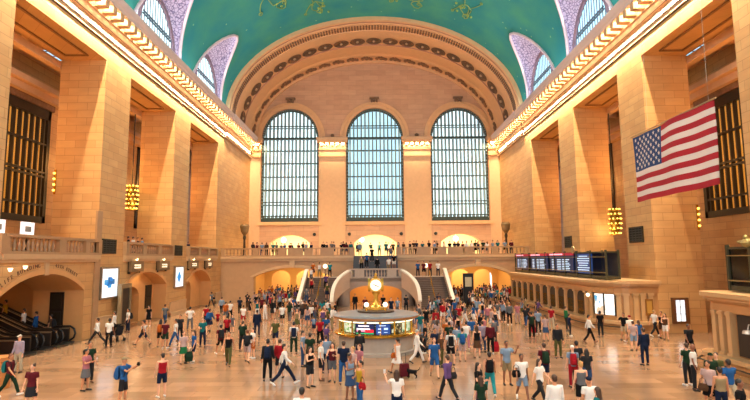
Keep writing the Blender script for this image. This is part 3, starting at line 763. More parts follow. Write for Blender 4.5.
# ------------------------------------------------------------------ ticket offices along the right
TK = plain('ticket_office_marble', '#b48555', .4, var=.14, scale=2); TKD = plain('dark_ticket_opening', '#2b211a', .6)
TKL = plain('pale_cornice_marble', '#c29a6c', .4, var=.1, scale=2)
RY = 3.2
def corner_pts(x0, off, y_end, yc, n=8):
    """plan of a front at x0+off from y_end up to yc, then a rounded corner back to the pier at WX"""
    d = 1 if y_end > yc else -1; cx, ry, rx = 14.8 + RY * .625, RY, RY * .625 - off
    P = [(x0 + off, y_end), (x0 + off, yc)]
    for k in range(1, n + 1):
        a = PI / 2 * k / n; P.append((cx - rx * math.cos(a), yc - d * (ry - off * 1.0) * math.sin(a)))
    P.append((WX - .02, P[-1][1]))
    return P
def office(label, y_end, yc, near):
    X0 = 14.8
    root = empty('ticket_office', (X0, (y_end + yc) / 2, 0), label, 'ticket office')
    inv = Matrix.Translation(-Vector(root.location))
    def put(o): o.parent = root; o.matrix_parent_inverse = inv; return o
    def band(nm, off, z0, z1, mat, prof=None):
        mb = MB(); P = corner_pts(X0, off, y_end, yc)
        Q = P + [(WX - .02, y_end)]
        mb.plate(Q, [], 'z', z0, z1); return put(mb.build(nm, mat))
    band('base', -.42, 0, .18, TK); band('base', -.32, .18, .6, TK)
    band('counter_ledge', -.5, .6, .78, TKL)
    band('wall', .12, .78, 2.75, TK)
    band('entablature', -.05, 2.55, 2.95, TK)
    c = MB()
    for off, z0, z1 in ((-.15, 2.95, 3.05), (-.32, 3.05, 3.18), (-.45, 3.18, 3.36)): c.plate(corner_pts(X0, off, y_end, yc) + [(WX - .02, y_end)], [], 'z', z0, z1)
    put(c.build('cornice', TKL))
    # ticket windows along the straight front, a pier of two pilasters between each
    lo, hi = sorted((y_end, yc)); n = int((hi - lo) / 1.85); st = (hi - lo) / n; first = None; fp = None; fgr = None
    for i in range(n):
        y = lo + st * (i + .5)
        if near and (y < 14 or y > 16.5): continue
        w = MB().plate(round_arch(0, .62, 0, 1.22, .46, 10), [], 'x', 0, .06)
        if first is None:
            first = put(w.build('ticket_window', TKD)); o = first
            g = MB()
            for k in range(-2, 3): g.box(-.03, -.01, k * .18 - .012, k * .18 + .012, .05, 1.0)
            for z in (.3, .62, .94): g.box(-.035, -.012, -.58, .58, z - .012, z + .012)
            gg = g.build('grille', BRASS, first)
        else:
            o = first.copy(); COL.objects.link(o); gg2 = first.children[0].copy(); COL.objects.link(gg2); gg2.parent = o
        o.location = (X0 + .06, y, .83)
    for i in range(n + 1):
        y = lo + st * i
        if near and y < 14: continue
        if near: y += .25
        if near and y > 17.2: continue
        if fp is None:
            fp = put(MB().box(-.1, .14, -.2, .2, 0, .14).box(-.06, .14, -.15, .15, .14, 1.63).box(-.12, .14, -.21, .21, 1.63, 1.77).build('pilaster', TKL)); o = fp
        else: o = fp.copy(); COL.objects.link(o)
        o.location = (X0 + .04, y, .78)
    d = 1 if y_end > yc else -1
    for k, a in enumerate((.0, 14, 62, 74, 90)):
        a = math.radians(a)
        if near: continue
        o = fp.copy(); COL.objects.link(o)
        o.location = (16.8 - 1.93 * math.cos(a), yc - d * 3.13 * math.sin(a), .78); o.rotation_euler = (0, 0, d * math.atan2(2 * math.sin(a) , 3.2 * math.cos(a)) * 1.0 if a < 1.5 else d * PI / 2)
    for x in (17.25, 17.75):
        if near: continue
        o = fp.copy(); COL.objects.link(o); o.location = (x, yc - d * 3.17, .78); o.rotation_euler = (0, 0, d * PI / 2)
    # the hand rail of the ledge
    P = corner_pts(X0, -.62, y_end, yc)
    r = MB().tube([(p[0], p[1], .45) for p in P[:-1]], .035, 6)
    put(r.build('hand_rail', BRONZE))
    return root, put
off1, put1 = office('long marble ticket office under the departure board, with a rounded near corner', 57.3, 37.3, False)
# lit corner window
cw = MB(); a0, a1 = math.radians(20), math.radians(56); R_ = []
for k in range(7):
    a = a0 + (a1 - a0) * k / 6; R_.append((16.8 - 1.95 * math.cos(a), 37.3 - 3.15 * math.sin(a)))
cw.strip([[(p[0], p[1], 1.1), (p[0], p[1], 2.45)] for p in R_])
def screen_material(name, cols, sx, sy, s):
    m, nt, b = nodes(name); N = nt.nodes; L = nt.links
    tc = N.new('ShaderNodeTexCoord'); vo = N.new('ShaderNodeTexVoronoi'); vo.inputs['Scale'].default_value = sx
    L.new(tc.outputs['Object'], vo.inputs['Vector']); cr = N.new('ShaderNodeValToRGB'); cr.color_ramp.interpolation = 'CONSTANT'
    for i, (p, c) in enumerate(cols):
        e = cr.color_ramp.elements[i] if i < 2 else cr.color_ramp.elements.new(p)
        e.position = p; e.color = rgb(c)
    sv = N.new('ShaderNodeSeparateColor'); L.new(vo.outputs['Color'], sv.inputs[0]); L.new(sv.outputs[0], cr.inputs[0])
    L.new(cr.outputs[0], b.inputs['Base Color']); L.new(cr.outputs[0], b.inputs['Emission Color']); b.inputs['Emission Strength'].default_value = s
    return m
LITROOM = screen_material('lit_office_interior', [(0, '#f6efe2'), (.45, '#dfe9ee'), (.7, '#c9d8e0'), (.85, '#4d8fb4'), (.93, '#b9a58c')], 3, 3, 1.1)
o = put1(cw.build('lit_window', LITROOM)); o['label'] = 'bright lit window'
for k in (0, 3, 6): put1(MB().box(R_[k][0] - .05, R_[k][0] + .03, R_[k][1] - .05, R_[k][1] + .03, 1.05, 2.5).build('window_post', BRONZE))
# small framed notice on the near side of the office
nb = put1(MB().box(17.35, 17.85, 34.02, 34.1, 1.15, 2.2).build('notice_board', plain('oak_notice_board', '#8a5a22', .5)))
put1(MB().box(17.45, 17.75, 34.0, 34.03, 1.3, 2.05).build('notice_sheet', plain('notice_sheet', '#b98a3c', .5)))
lb = put1(MB().ball((14.55, 36.2, 2.35), .13, n=10, m=6).build('globe_light', GLOBE, smooth=True))
RY = .5
off2, put2 = office('marble ticket office at the right edge, cut off by the frame', 6.0, 23.1, True)
# lamp bracket on the near office
for y in (23.05, 22.6, 22.1): put2(MB().box(14.66, 14.98, y - .12, y + .12, .78, 2.6).box(14.62, 14.98, y - .16, y + .16, .78, .9).box(14.62, 14.98, y - .16, y + .16, 2.44, 2.56).build('pilaster', TKL))
put2(MB().box(14.83, 14.95, 17.6, 21.8, .85, 2.5).build('dark_opening', TKD))
gr_ = MB()
for k in range(10): gr_.box(14.80, 14.83, 17.8 + k * .35, 17.86 + k * .35, 1.1, 2.5)
put2(gr_.build('bronze_grille', BRONZE))
lm = MB().tube([(14.8, 20.6, 2.2), (14.45, 20.6, 2.25), (14.4, 20.6, 2.05)], .025, 6).lathe([(.02, 0), (.16, -.02), (.2, -.14), (.02, -.12)], (14.4, 20.6, 2.05), 12)
put2(lm.build('lamp_bracket', plain('silvery_bracket', '#b9b4ac', .3, .6)))

# departure boards on the roofs of the offices
BLUES = glow('navy_screen', '#122a4e', .55); BLUES2 = glow('blue_screen', '#1e3f78', .6); REDH = glow('red_header', '#9c1430', .6); LINE = glow('pale_screen_text', '#b9d3ea', .9); HL = glow('pink_header_text', '#f6b6c8', 1.0)
CASE = plain('green_bronze_case', '#4a4a38', .4, .5, .2)
def board_case(label, y0, y1, z0, z1, x=15.6, nb=6):
    root = empty('departure_board', (x, (y0 + y1) / 2, z0), label, 'departure board')
    inv = Matrix.Translation(-Vector(root.location))
    def put(o): o.parent = root; o.matrix_parent_inverse = inv; return o
    f = MB().box(x, x + .9, y0, y1, z0, z0 + .22).box(x, x + .9, y0, y1, z1 - .1, z1)
    put(f.build('case_frame', CASE))
    bar = MB().box(x - .05, x + .05, y0, y1, z0 + .42, z0 + .47).box(x - .05, x + .05, y0, y1, z1 - .4, z1 - .36)
    put(bar.build('rail', plain('pale_brass_rail', '#a89a62', .35, .7)))
    first = None
    for i in range(nb + 1):
        for xx in (x + .02, x + .88):
            o = MB().box(-.06, .06, -.07, .07, 0, z1 - z0 + .1).build('post', CASE) if first is None else first.copy()
            if first is None: first = o
            else: COL.objects.link(o)
            put(o); o.location = (xx, y0 + (y1 - y0) * i / nb, z0)
    put(MB().box(x + .84, x + .86, y0, y1, z0 + .2, z1 - .1).build('back_panel', plain('dark_back_panel', '#1b2226', .4)))
    return root, put
db, putb = board_case('long board of train departures with red headers above the right ticket office', 35.5, 58.4, 3.4, 5.3, nb=9)
rs = random.Random(3)
for k, (y0, y1, hd) in enumerate(((53.3, 57.9, True), (47.6, 52.6, True), (41.4, 46.9, True), (37.9, 40.9, False))):
    p = putb(MB().box(15.62, 15.70, y0, y1, 3.72, 5.16).build('screen', BLUES if hd else BLUES2))
    ln = MB()
    for r in range(7):
        z = 4.72 - r * .14 if hd else 4.98 - r * .17
        if hd:
            # columns: time, track, destination lines
            for a, b in ((.9, .78), (.66, .5), (.44, .44 - rs.uniform(.2, .34))):
                ln.box(15.6, 15.62, y0 + (y1 - y0) * b, y0 + (y1 - y0) * a, z - .035, z + .03)
        else:
            w = rs.uniform(.25, .45); ln.box(15.6, 15.62, (y0 + y1) / 2 - (y1 - y0) * w, (y0 + y1) / 2 + (y1 - y0) * w, z - .03, z + .035)
    l = ln.build('lettering', LINE, p); 
    if hd:
        h = MB().box(15.58, 15.66, y0 - .1, y1 + .3, 5.06, 5.28).build('header', REDH, p)
        MB().box(15.565, 15.58, y0 + (y1 - y0) * .4, y1 - .1, 5.11, 5.22).build('header_text', HL, p)
sl = MB().lathe([(.02, -.04), (.3, -.04), (.3, .04), (.02, .04)], (0, 0, 0), 16).build('medallion', plain('medallion_metal', '#b7a27a', .4, .6)); putb(sl)
sl.location = (15.6, 41.3, 5.5); sl.rotation_euler = (0, PI / 2, 0)
cl_ = MB()
nbd, putn = board_case('dark glass display case on the near right ticket office', 12.0, 23.2, 3.4, 5.3, nb=8)
putn(MB().box(15.64, 15.66, 12, 23.2, 3.62, 5.2).build('glass', GLASSD))
putn(MB().box(15.7, 15.75, 20.6, 21.3, 4.55, 4.75).build('lit_display', LINE))
putn(MB().box(15.62, 16.48, 23.14, 23.2, 3.6, 5.25).build('end_panel', plain('dark_back_panel', '#1b2226', .4)))
putn(MB().box(16.40, 16.44, 12, 23.2, 3.6, 5.25).build('inner_panel', plain('black_display', '#0f1418', .3)))
ea = MB().ball((15.6, 21.9, 5.45), .22, .3, .2, 10, 6).ball((15.6, 22.2, 5.5), .1, .35, .08, 8, 5).ball((15.6, 21.6, 5.5), .1, .35, .08, 8, 5).ball((15.55, 21.9, 5.68), .1, .1, .12, 8, 5)
putn(ea.build('crest', plain('gilt_crest', '#9a8a55', .45, .6)))

# ------------------------------------------------------------------ flag
FX, FY0, FY1, FZ0, FZ1 = 13.0, 19.4, 25.75, 7.6, 10.85
def wav(u, v): return .10 * math.sin(u * 7 + v * 2) * (1 - .5 * v) + .05 * math.sin(u * 17 + 1)
flag = empty('flag', (FX, (FY0 + FY1) / 2, FZ0), 'big American flag hanging from wires in front of the right wall', 'flag')
nu, nv = 40, 26; rings = []
fm = MB(); V = []
for side in (-.012, .012):
    for j in range(nv + 1):
        for i in range(nu + 1):
            u, v = i / nu, j / nv; V.append((wav(u, v) + side, (FY1 - FY0) * (.5 - u), FZ1 - FZ0 - (FZ1 - FZ0) * v))
o_ = (nu + 1) * (nv + 1); fs = []; ms = []
for b in (0, o_):
    for j in range(nv):
        for i in range(nu):
            fs.append((b + j * (nu + 1) + i, b + j * (nu + 1) + i + 1, b + (j + 1) * (nu + 1) + i + 1, b + (j + 1) * (nu + 1) + i))
            ms.append(2 if (i < nu * .4 and j < 14) else (j // 2) % 2)
fm.v = V; fm.f = fs; fm.m = ms
CLOTHR = plain('flag_red', '#a31224', .8, var=.05); CLOTHW = plain('flag_white', '#d8cdc4', .8, var=.04); CLOTHB = plain('flag_blue', '#15396a', .8, var=.05)
fm.build('cloth', [CLOTHR, CLOTHW, CLOTHB], flag, True)
stm = MB()
for r in range(9):
    nst_ = 6 if r % 2 == 0 else 5
    for c in range(nst_):
        u = .4 * ((c + (.5 if r % 2 == 0 else 1.0)) / 6); v = (7 / 13) * (r + 1) / 10
        cy, cz = (FY1 - FY0) * (.5 - u), (FZ1 - FZ0) * (1 - v)
        for sd in (-1, 1):
            pts = []
            for k in range(10):
                rr = .115 if k % 2 == 0 else .048; a = PI / 2 + PI * k / 5; pts.append((wav(u, v) + sd * .02, cy + rr * math.cos(a), cz + rr * math.sin(a)))
            stm.add(pts, [tuple(range(10))])
stm.build('stars', CLOTHW, flag)
pole = MB().tube([(0, -(FY1 - FY0) / 2 - .15, FZ1 - FZ0 + .05), (0, (FY1 - FY0) / 2 + .1, FZ1 - FZ0 + .05)], .035, 8)
pole.build('top_bar', plain('bar_metal', '#b9a27a', .4, .5), flag)
for y in (-2.9, 1.6): MB().tube([(0, y, FZ1 - FZ0 + .05), (0, y, 22.5)], .006, 5).build('wire', plain('wire_steel', '#b8b0a0', .4, .5), flag)

# ------------------------------------------------------------------ wall fittings
def framed(name, label, cat, y0, y1, z0, z1, fm_, pm, s=-1, d=.18, b=.12, group=None, pane='panel'):
    x = s * WX
    r = empty(name, (x, (y0 + y1) / 2, z0), label, cat, group); w, h = (y1 - y0) / 2, z1 - z0
    f = MB().plate(rect(-w, w, 0, h), [rect(-w + b, w - b, b, h - b)], 'x', 0, -s * d)
    f.build('frame', fm_, r); p = MB().box(*sorted((-s * .02, -s * d * .6)), -w + b, w - b, b, h - b).build(pane, pm, r)
    return r
LBF = plain('aluminium_frame', '#9c8a72', .35, .5)
BLOB = glow('blue_poster_motif', '#3f8fc4', .8); BLOBD = glow('dark_blue_poster_motif', '#2b6a9e', .7)
def poster(label, y0, y1, z0, z1, big):
    r = framed('poster_lightbox', label, 'poster', y0, y1, z0, z1, LBF, SCREENW, group=None)
    h = z1 - z0; mb = MB()
    if big:
        for dy, dz, ry, rz, m in ((-.45, .0, .26, .3, 0), (.0, .1, .25, .42, 1), (.0, -.2, .25, .3, 0), (.42, .03, .26, .3, 1), (.2, .18, .2, .2, 0), (-.22, -.12, .2, .2, 1)):
            mb.box(.118, .125, dy - ry, dy + ry, h * .52 + dz - rz * .6, h * .52 + dz + rz * .6, m)
    else:
        for dy, dz, q in ((0, .22, .2), (0, -.3, .22), (-.2, -.05, .22), (.22, -.02, .2)): mb.obox((.12, dy, h * .52 + dz), (.004, 0, 0), (0, q * .7, q * .7), (0, -q * .7, q * .7), 0)
    mb.build('motif', [BLOB, BLOBD], r)
    return r
poster('lit white poster with a blue blotted logo, on the pier beside the escalators', 34.75, 37.15, 2.35, 4.5, True)
poster('narrower looking lit poster with a blue diamond logo, on the second left pier', 47.5, 49.75, 2.4, 4.4, False)
VENT = plain('black_vent', '#2a2e2a', .5, .3)
def vent(label, s, y0, y1, z0, z1):
    r = framed('wall_vent', label, 'vent', y0, y1, z0, z1, BRONZE, plain('vent_back', '#0f1110', .8), s, .1, .1, 'bronze vents on the piers', 'backing')
    m = MB(); w = (y1 - y0) / 2
    for k in range(5): m.box(*sorted((-s * .05, -s * .08)), -w + .1, w - .1, .15 + k * (z1 - z0 - .25) / 5, .22 + k * (z1 - z0 - .25) / 5)
    for k in (-.5, 0, .5): m.box(*sorted((-s * .06, -s * .09)), k * w - .04, k * w + .04, .1, z1 - z0 - .1)
    m.build('grille', VENT, r)
vent('dark bronze vent above the poster on the pier beside the escalators', -1, 34.85, 36.7, 5.4, 6.4)
vent('dark bronze vent above the poster on the second left pier', -1, 47.45, 49.3, 5.35, 6.3)
vent('dark bronze vent on the right pier behind the flag', 1, 35.5, 37.4, 5.9, 7.0)
vent('small dark bronze vent on the right pier above the departure board', 1, 48.5, 50.2, 5.8, 6.9)
SIGNP = glow('lit_sign_panel', '#f2e6c4', 1.0)
for k, (y0, y1, lab) in enumerate(((38.6, 40.6, 'lit bronze track gate sign nearest the lit poster of the escalator pier'), (43.6, 45.7, 'lit bronze track gate sign, second along the left wall'),
                                   (50.8, 53.2, 'lit bronze track gate sign, third along the left wall, past the second poster'), (55.8, 57.9, 'lit bronze track gate sign, farthest along the left wall'))):
    r = empty('track_sign', (-WX, (y0 + y1) / 2, 4.1), lab, 'sign', 'track gate signs'); w = (y1 - y0) / 2
    MB().plate(rect(-w, w, 0, .78), [rect(-w * .6, w * .6, .24, .54)], 'x', .12, .36).build('sign_box', plain('sign_bronze', '#8d7454', .4, .4), r)
    MB().box(.14, .3, -w * .6, w * .6, .24, .54).build('lit_panel', SIGNP, r)
    b = MB()
    for i in range(5): b.box(.3, .31, -w * .45 + i * w * .2, -w * .45 + i * w * .2 + w * .12, .34, .44)
    b.build('lettering', plain('sign_letters', '#6d5f45', .6), r)
    MB().box(.0, .14, -w * .9, -w * .75, -.15, .9).build('bracket', BRONZE, r); MB().box(.0, .14, w * .75, w * .9, -.1, .85).build('bracket', BRONZE, r)
    MB().ball((.25, 0, .92), .09, n=8, m=6).build('lamp', BULB, r)
# bronze framed train board standing by the first gate, doors, plaque, lit display
r = empty('gate_board', (-17.75, 37.3, 0), 'tall bronze framed dark board standing at the corner of the escalator pier', 'board')
MB().plate(rect(-.75, .75, 0, 3.3), [rect(-.55, .55, .5, 3.0)], 'x', -.12, .12).build('frame', plain('gate_frame_metal', '#9a8768', .4, .5), r)
MB().box(-.04, .04, -.55, .55, .5, 3.0).build('panel', plain('dark_gate_panel', '#1c1a18', .3), r)
DOORM = plain('dark_door_bronze', '#2c221a', .5, .4)
d = S('door_1', MB().box(-20.3, -19.45, 32.86, 32.94, .75, 3.0), DOORM); S('panel', MB().box(-20.2, -19.55, 32.82, 32.86, .9, 1.8).box(-20.2, -19.55, 32.82, 32.86, 2.0, 2.85), BRONZE, d)
d = S('door_2', MB().box(-19.45, -19.36, 44.3, 45.5, .9, 2.85), DOORM); S('panel', MB().box(-19.36, -19.33, 44.42, 45.38, 1.0, 1.8).box(-19.36, -19.33, 44.42, 45.38, 1.95, 2.75), BRONZE, d)
framed('wall_plaque', 'red brown plaque on the last left pier by the low arch', 'plaque', 65.0, 68.5, 1.0, 2.5, plain('plaque_frame', '#7a4726', .5), plain('plaque_face', '#9a5a30', .5))
r = empty('lit_display', (19.7, 34.3, .6), 'lit white glazed display set in the amber side of the right pier', 'display')
MB().plate([(-.55, 0), (.55, 0), (.55, 1.65), (-.55, 1.65)], [rect(-.3, .3, .15, 1.5)], 'y', 0, -.12).build('frame', plain('brown_display_frame', '#6b4222', .5), r)
MB().box(-.3, .3, -.06, -.02, .15, 1.5).build('pane', SCREENW, r)
MB().box(-.02, .02, -.08, -.06, .15, 1.5).box(-.3, .3, -.08, -.06, .6, .63).box(-.3, .3, -.08, -.06, 1.05, 1.08).build('glazing_bar', plain('grey_glazing_bar', '#9aa0a0', .5), r)
# monitors standing on the near left balustrade
for y, lab in ((25.75, 'white backed monitor on the left balustrade, cut off by the frame'), (28.0, 'white framed monitor with grey picture above the left balustrade')):
    r = empty('monitor', (-18.75, y, 6.3), lab, 'monitor', 'monitors on the balcony')
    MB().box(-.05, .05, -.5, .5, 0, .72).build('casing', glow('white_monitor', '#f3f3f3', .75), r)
    MB().box(.05, .06, -.25, .25, .2, .5).build('picture', plain('monitor_picture', '#8b8580', .4), r)
    MB().box(-.06, .06, -.08, .08, -1.0, 0).build('stand', DARK, r)
# globe sconces, speakers, torcheres
for s, y in ((-1, 35.2), (1, 35.2)):
    pass
for x, z in ((-8.8, 8.5), (-3.75, 8.5), (3.75, 8.5), (8.75, 8.5)):
    o = MB().lathe([(.02, 0), (.2, 0), (.24, .12), (.14, .2), (.02, .2)], (0, 0, 0), 14).build('wall_speaker', VENT); o.location = (x, EY - .02, z); o.rotation_euler = (PI / 2, 0, 0)
    tag(o, 'small round black speaker on the end wall %s arch' % ({-8.8: 'right of the left bright', -3.75: 'left of the middle bright', 3.75: 'right of the middle bright', 8.75: 'left of the right bright'}[x]), 'speaker', 'end wall speakers')
for s in (-1, 1):
    r = empty('torchere', (s * 17.2, 68.5, 5.3), 'tall dark bronze torch stand at the %s end of the end balcony' % ('left' if s < 0 else 'right'), 'torch stand', 'balcony torch stands')
    MB().lathe([(.4, 0), (.4, .15), (.18, .3), (.14, 2.2), (.22, 2.5), (.16, 2.8)], n=12).build('stem', BRONZE, r)
    MB().lathe([(.16, 2.8), (.5, 3.3), (.62, 4.0), (.5, 4.3), (.2, 4.0)], n=12).build('bowl', plain('torch_bronze', '#7a6242', .5, .5), r)
for s in (-1, 1):
    r = empty('stair_lamp', (s * 5.9, 61.4, LZ), 'glowing white globe lamp on a thin post at the top of the %s stairs' % ('left' if s < 0 else 'right'), 'lamp', 'stair lamps')
    MB().tube([(0, 0, 0), (0, 0, 1.0)], .04, 6).build('post', BRONZE, r); MB().ball((0, 0, 1.2), .26, n=12, m=8).build('globe', GLOBE, r, True)
r = empty('direction_totem', (9.9, 56.3, 0), 'black free standing sign board in front of the low right arch', 'sign')
MB().box(-.55, .55, -.12, .12, 0, 3.3).build('board', DARK, r); MB().box(-.35, .35, -.14, -.12, 1.9, 2.9).build('notice', plain('totem_notice', '#b7aa8c', .5), r)
# bronze uplight at the right board end: pale ramp and small statuette group behind the office roof
# ------------------------------------------------------------------ chandeliers and bulb brackets
def chandelier(label, x, y, ztop, zbot, n=6):
    r = empty('chandelier', (x, y, zbot), label, 'chandelier', 'globe chandeliers of the side aisles')
    H = ztop - zbot
    MB().tube([(0, 0, H * .2), (0, 0, 18.0 - zbot)], .05, 6).build('chain', BRONZE, r)
    MB().lathe([(.05, H), (.3, H * .95), (.42, H * .55), (.35, H * .1), (.1, 0)], n=16).build('body', plain('chandelier_brass', '#8a6a2a', .35, .8), r, True)
    for k in range(n):
        z = H * (.05 + .9 * k / (n - 1)); R = .46 + .1 * math.sin(PI * k / (n - 1)); m = MB()
        m.lathe([(R - .06, z - .14), (R + .02, z - .14), (R + .02, z - .08), (R - .06, z - .08)], n=20, ring=True)
        m.build('ring', BRASS, r); m = MB()
        for i in range(10):
            a = 2 * PI * (i + .5 * (k % 2)) / 10; m.ball((R * math.cos(a), R * math.sin(a), z), .07, n=6, m=4)
        m.build('bulb_ring', GOLDBULB, r)
    point('chandelier_light', (x - .9 * (1 if x > 0 else -1), y - .9, zbot + .3), 80, (1.0, .72, .32), .4)
chandelier('gold globe chandelier hanging behind the left piers', -21.5, 45.6, 11.6, 9.4)
chandelier('gold globe chandelier hanging beyond the right pier with the flag', 21.5, 46.6, 9.3, 6.9)
for s, lab, z0 in ((-1, 'vertical row of four lit bulbs beside the left grille', 9.6), (1, 'vertical row of four lit bulbs under the flag', 6.9)):
    r = empty('bulb_bracket', (s * 21.3, 34.22, z0), lab, 'lamp', 'bulb brackets')
    MB().box(-.06, .06, -.02, .05, -.25, 1.4).build('plate', BRASS, r)
    for k in range(4): MB().ball((0, -.1, k * .38), .075, n=10, m=6).build('bulb', GOLDBULB, r, True)

# ------------------------------------------------------------------ escalators
RUB = plain('black_handrail', '#17181a', .35); ESP = plain('brushed_escalator_panel', '#5c5048', .3, .7); ESL = plain('pale_escalator_trim', '#b9a88f', .3, .6); STP = plain('grooved_step', '#3b3a38', .5, .4)
def esc(y, label):
    r = empty('escalator', (-18.9, y, 0), label, 'escalator', 'escalators behind the left arch')
    path = [(0, 0), (-1.0, 0), (-1.5, .08)] + [(-1.5 - k * 1.0, .08 + k * .45) for k in range(1, 11)]
    for sy in (-.62, .62):
        pn = MB(); rings = []
        for x, z in path: rings.append([(x, sy - .05, max(0, z - .35)), (x, sy + .05, max(0, z - .35)), (x, sy + .05, z + .86), (x, sy - .05, z + .86)])
        p = pn.loft(rings).build('balustrade_panel', ESP, r)
        hr = MB(); loop = [(.05, .08), (.3, .25), (.38, .5), (.3, .78), (.05, .94)]
        pts = [(x, sy, z) for x, z in loop] + [(x, sy, z + .94) for x, z in path[1:]]
        hr.tube(pts, .06, 8).build('handrail', RUB, p)
        MB().tube([(x, sy, z + .1) for x, z in path], .05, 6).tube([(x, sy - .06, z + .8) for x, z in path], .025, 6).build('trim', ESL, p)
    sm = MB()
    for k in range(22):
        x = -.9 - k * .4; z = max(0, (-x - 1.4) * .45); sm.box(x - .4, x, -.55, .55, max(0, z - .4), z + .08)
    sm.box(-.9, .4, -.55, .55, 0, .05)
    sm.build('steps', STP, r)
esc(32.1, 'escalator farthest inside the left arch, with riders going up')
esc(30.3, 'middle escalator behind the left arch, with a pale newel panel')
esc(28.5, 'nearest escalator behind the left arch')
MB_ = MB().lathe([(.02, 0), (.36, 0), (.36, 1.0), (.42, 1.05), (.42, 1.2), (.3, 1.22), (.02, 1.22)], n=18)
o = MB_.build('waste_bin', plain('orange_stone_bin', '#b07038', .5)); p = on_plane(-1, 388, 0); o.location = (p.x, p.y, 0)
tag(o, 'round orange brown bin at the left edge in front of the escalators', 'bin')

# ------------------------------------------------------------------ information booth with the clock
BYc = 28.75
bo = empty('information_booth', (0, BYc, 0), 'round marble and brass information booth in the middle of the floor', 'booth')
MB().lathe([(.02, 0), (2.12, 0), (2.12, .16), (2.02, .2), (2.02, .95), (.02, .95)], n=48).build('drum', plain('grey_booth_marble', '#9a928a', .35, var=.2, scale=3), bo)
MB().lathe([(1.5, .95), (2.2, .95), (2.26, 1.0), (2.26, 1.06), (2.2, 1.1), (1.5, 1.1)], n=48).build('counter_ledge', BRASS, bo)
MB().lathe([(.02, 1.72), (2.02, 1.72), (2.2, 1.78), (2.3, 1.86), (2.3, 1.93), (2.15, 2.0), (1.0, 2.06), (.02, 2.06)], n=48).build('roof', plain('booth_roof_metal', '#85868c', .35, .4), bo)
MB().lathe([(2.2, 1.80), (2.33, 1.83), (2.33, 1.90), (2.2, 1.93)], n=48, ring=True).build('roof_band', plain('copper_band', '#b07a4a', .35, .6), bo)
MB().lathe([(.02, 2.06), (1.0, 2.06), (1.0, 2.14), (.7, 2.2), (.02, 2.2)], n=24).build('hub', plain('dark_hub', '#4a3a30', .4, .4), bo)
MB().lathe([(1.3, 1.1), (1.3, 1.72)], n=32).build('inner_core', plain('booth_interior', '#3a352e', .6), bo)
angs = [math.radians(a) for a in range(-90 - 76, -90 + 290, 18)]
first = None
for k in range(16):
    a = 2 * PI * k / 16 + .11 - PI / 2
    o = MB().box(-.04, .04, -.04, .04, 1.1, 1.74).build('post', BRASS, bo) if first is None else first.copy()
    if first is None: first = o
    else: COL.objects.link(o)
    o.location = (1.95 * math.cos(a), 1.95 * math.sin(a), 0)
    l = MB().box(-.3, .3, -.06, .06, 1.66, 1.71).build('ceiling_light', GLOBE, bo) if k == 0 else l0.copy()
    if k == 0: l0 = l
    else: COL.objects.link(l)
    am = a + PI / 16; l.location = (1.92 * math.cos(am), 1.92 * math.sin(am), 0); l.rotation_euler = (0, 0, am + PI / 2)
MB().lathe([(1.93, 1.1), (1.93, 1.72)], n=48).build('glazing', GLASS, bo, True)
def curved(nm, a0, a1, z0, z1, r, mat, par):
    m = MB(); m.strip([[(r * math.cos(a), r * math.sin(a), z0), (r * math.cos(a), r * math.sin(a), z1)] for a in [a0 + (a1 - a0) * i / 6 for i in range(7)]])
    return m.build(nm, mat, par)
def ang(x): return -PI / 2 + math.asin(max(-.999, min(.999, x / 1.99)))
def sc(x0, x1, z0, z1, mat, nm='screen', r=1.99, par=None): return curved(nm, ang(x0), ang(x1), z0, z1, r, mat, par or bo)
s1 = sc(-1.02, -.1, 1.12, 1.62, glow('dark_blue_booth_screen', '#0d1a4a', .8))
sc(-.9, -.35, 1.5, 1.57, glow('white_screen_text', '#e6eaf5', .9), 'text_line', 2.0, s1); sc(-.98, -.3, 1.34, 1.42, glow('white_screen_band', '#f4eef2', 1.0), 'band', 2.0, s1)
sc(-.98, -.55, 1.25, 1.34, glow('pink_screen_band', '#e88aa6', .9), 'band', 2.0, s1); sc(-.55, -.12, 1.22, 1.36, glow('red_screen_band', '#d0142c', .9), 'band', 2.0, s1); sc(-1.0, -.12, 1.14, 1.19, glow('green_screen_band', '#2fae6a', .9), 'band', 2.0, s1)
s2 = sc(.0, .72, 1.12, 1.62, glow('blue_booth_screen', '#173f86', .8))
for x, z, w, h in ((.1, 1.36, .15, .06), (.4, 1.34, .2, .1), (.1, 1.2, .13, .06), (.4, 1.2, .18, .03), (.15, 1.53, .35, .04)): sc(x, x + w, z, z + h, glow('pale_screen_block', '#b8d4f2', .9), 'text_line', 2.0, s2)
for x0, x1, cs in ((-1.9, -1.15, [(0, '#dfe8d0'), (.4, '#8fb07a'), (.7, '#f1f1e4'), (.9, '#6a5a40')]), (.85, 1.35, [(0, '#3a3020'), (.45, '#a8905c'), (.75, '#e3dcc4'), (.9, '#57664a')]), (1.45, 1.93, [(0, '#d9e6cf'), (.5, '#7fae86'), (.8, '#e9efe0'), (.93, '#4b5a46')])):
    sc(x0, x1, 1.15, 1.6, screen_material('glowing_booth_rack', cs, 9, 9, .55), 'leaflet_rack', 1.86)  # rack colours glow to paint in the light inside the booth
ck = empty('clock', (0, BYc, 2.2), 'four faced golden clock on top of the information booth', 'clock')
GOLD = plain('bright_brass', '#d0a044', .3, .7, .1, 5)
MB().lathe([(.02, 0), (.34, 0), (.34, .1), (.26, .18), (.18, .3), (.14, .5), (.13, .72), (.24, .84), (.2, .93), (.02, .93)], n=24).build('pedestal', GOLD, ck, True)
MB().ball((0, 0, 1.3), .35, .35, .42, 20, 14).lathe([(.05, 1.68), (.15, 1.72), (.05, 1.80), (.09, 1.87), (.02, 1.95)], n=12).build('globe_body', GOLD, ck, True)
OPAL = glow('opal_dial', '#fff3dc', .75)
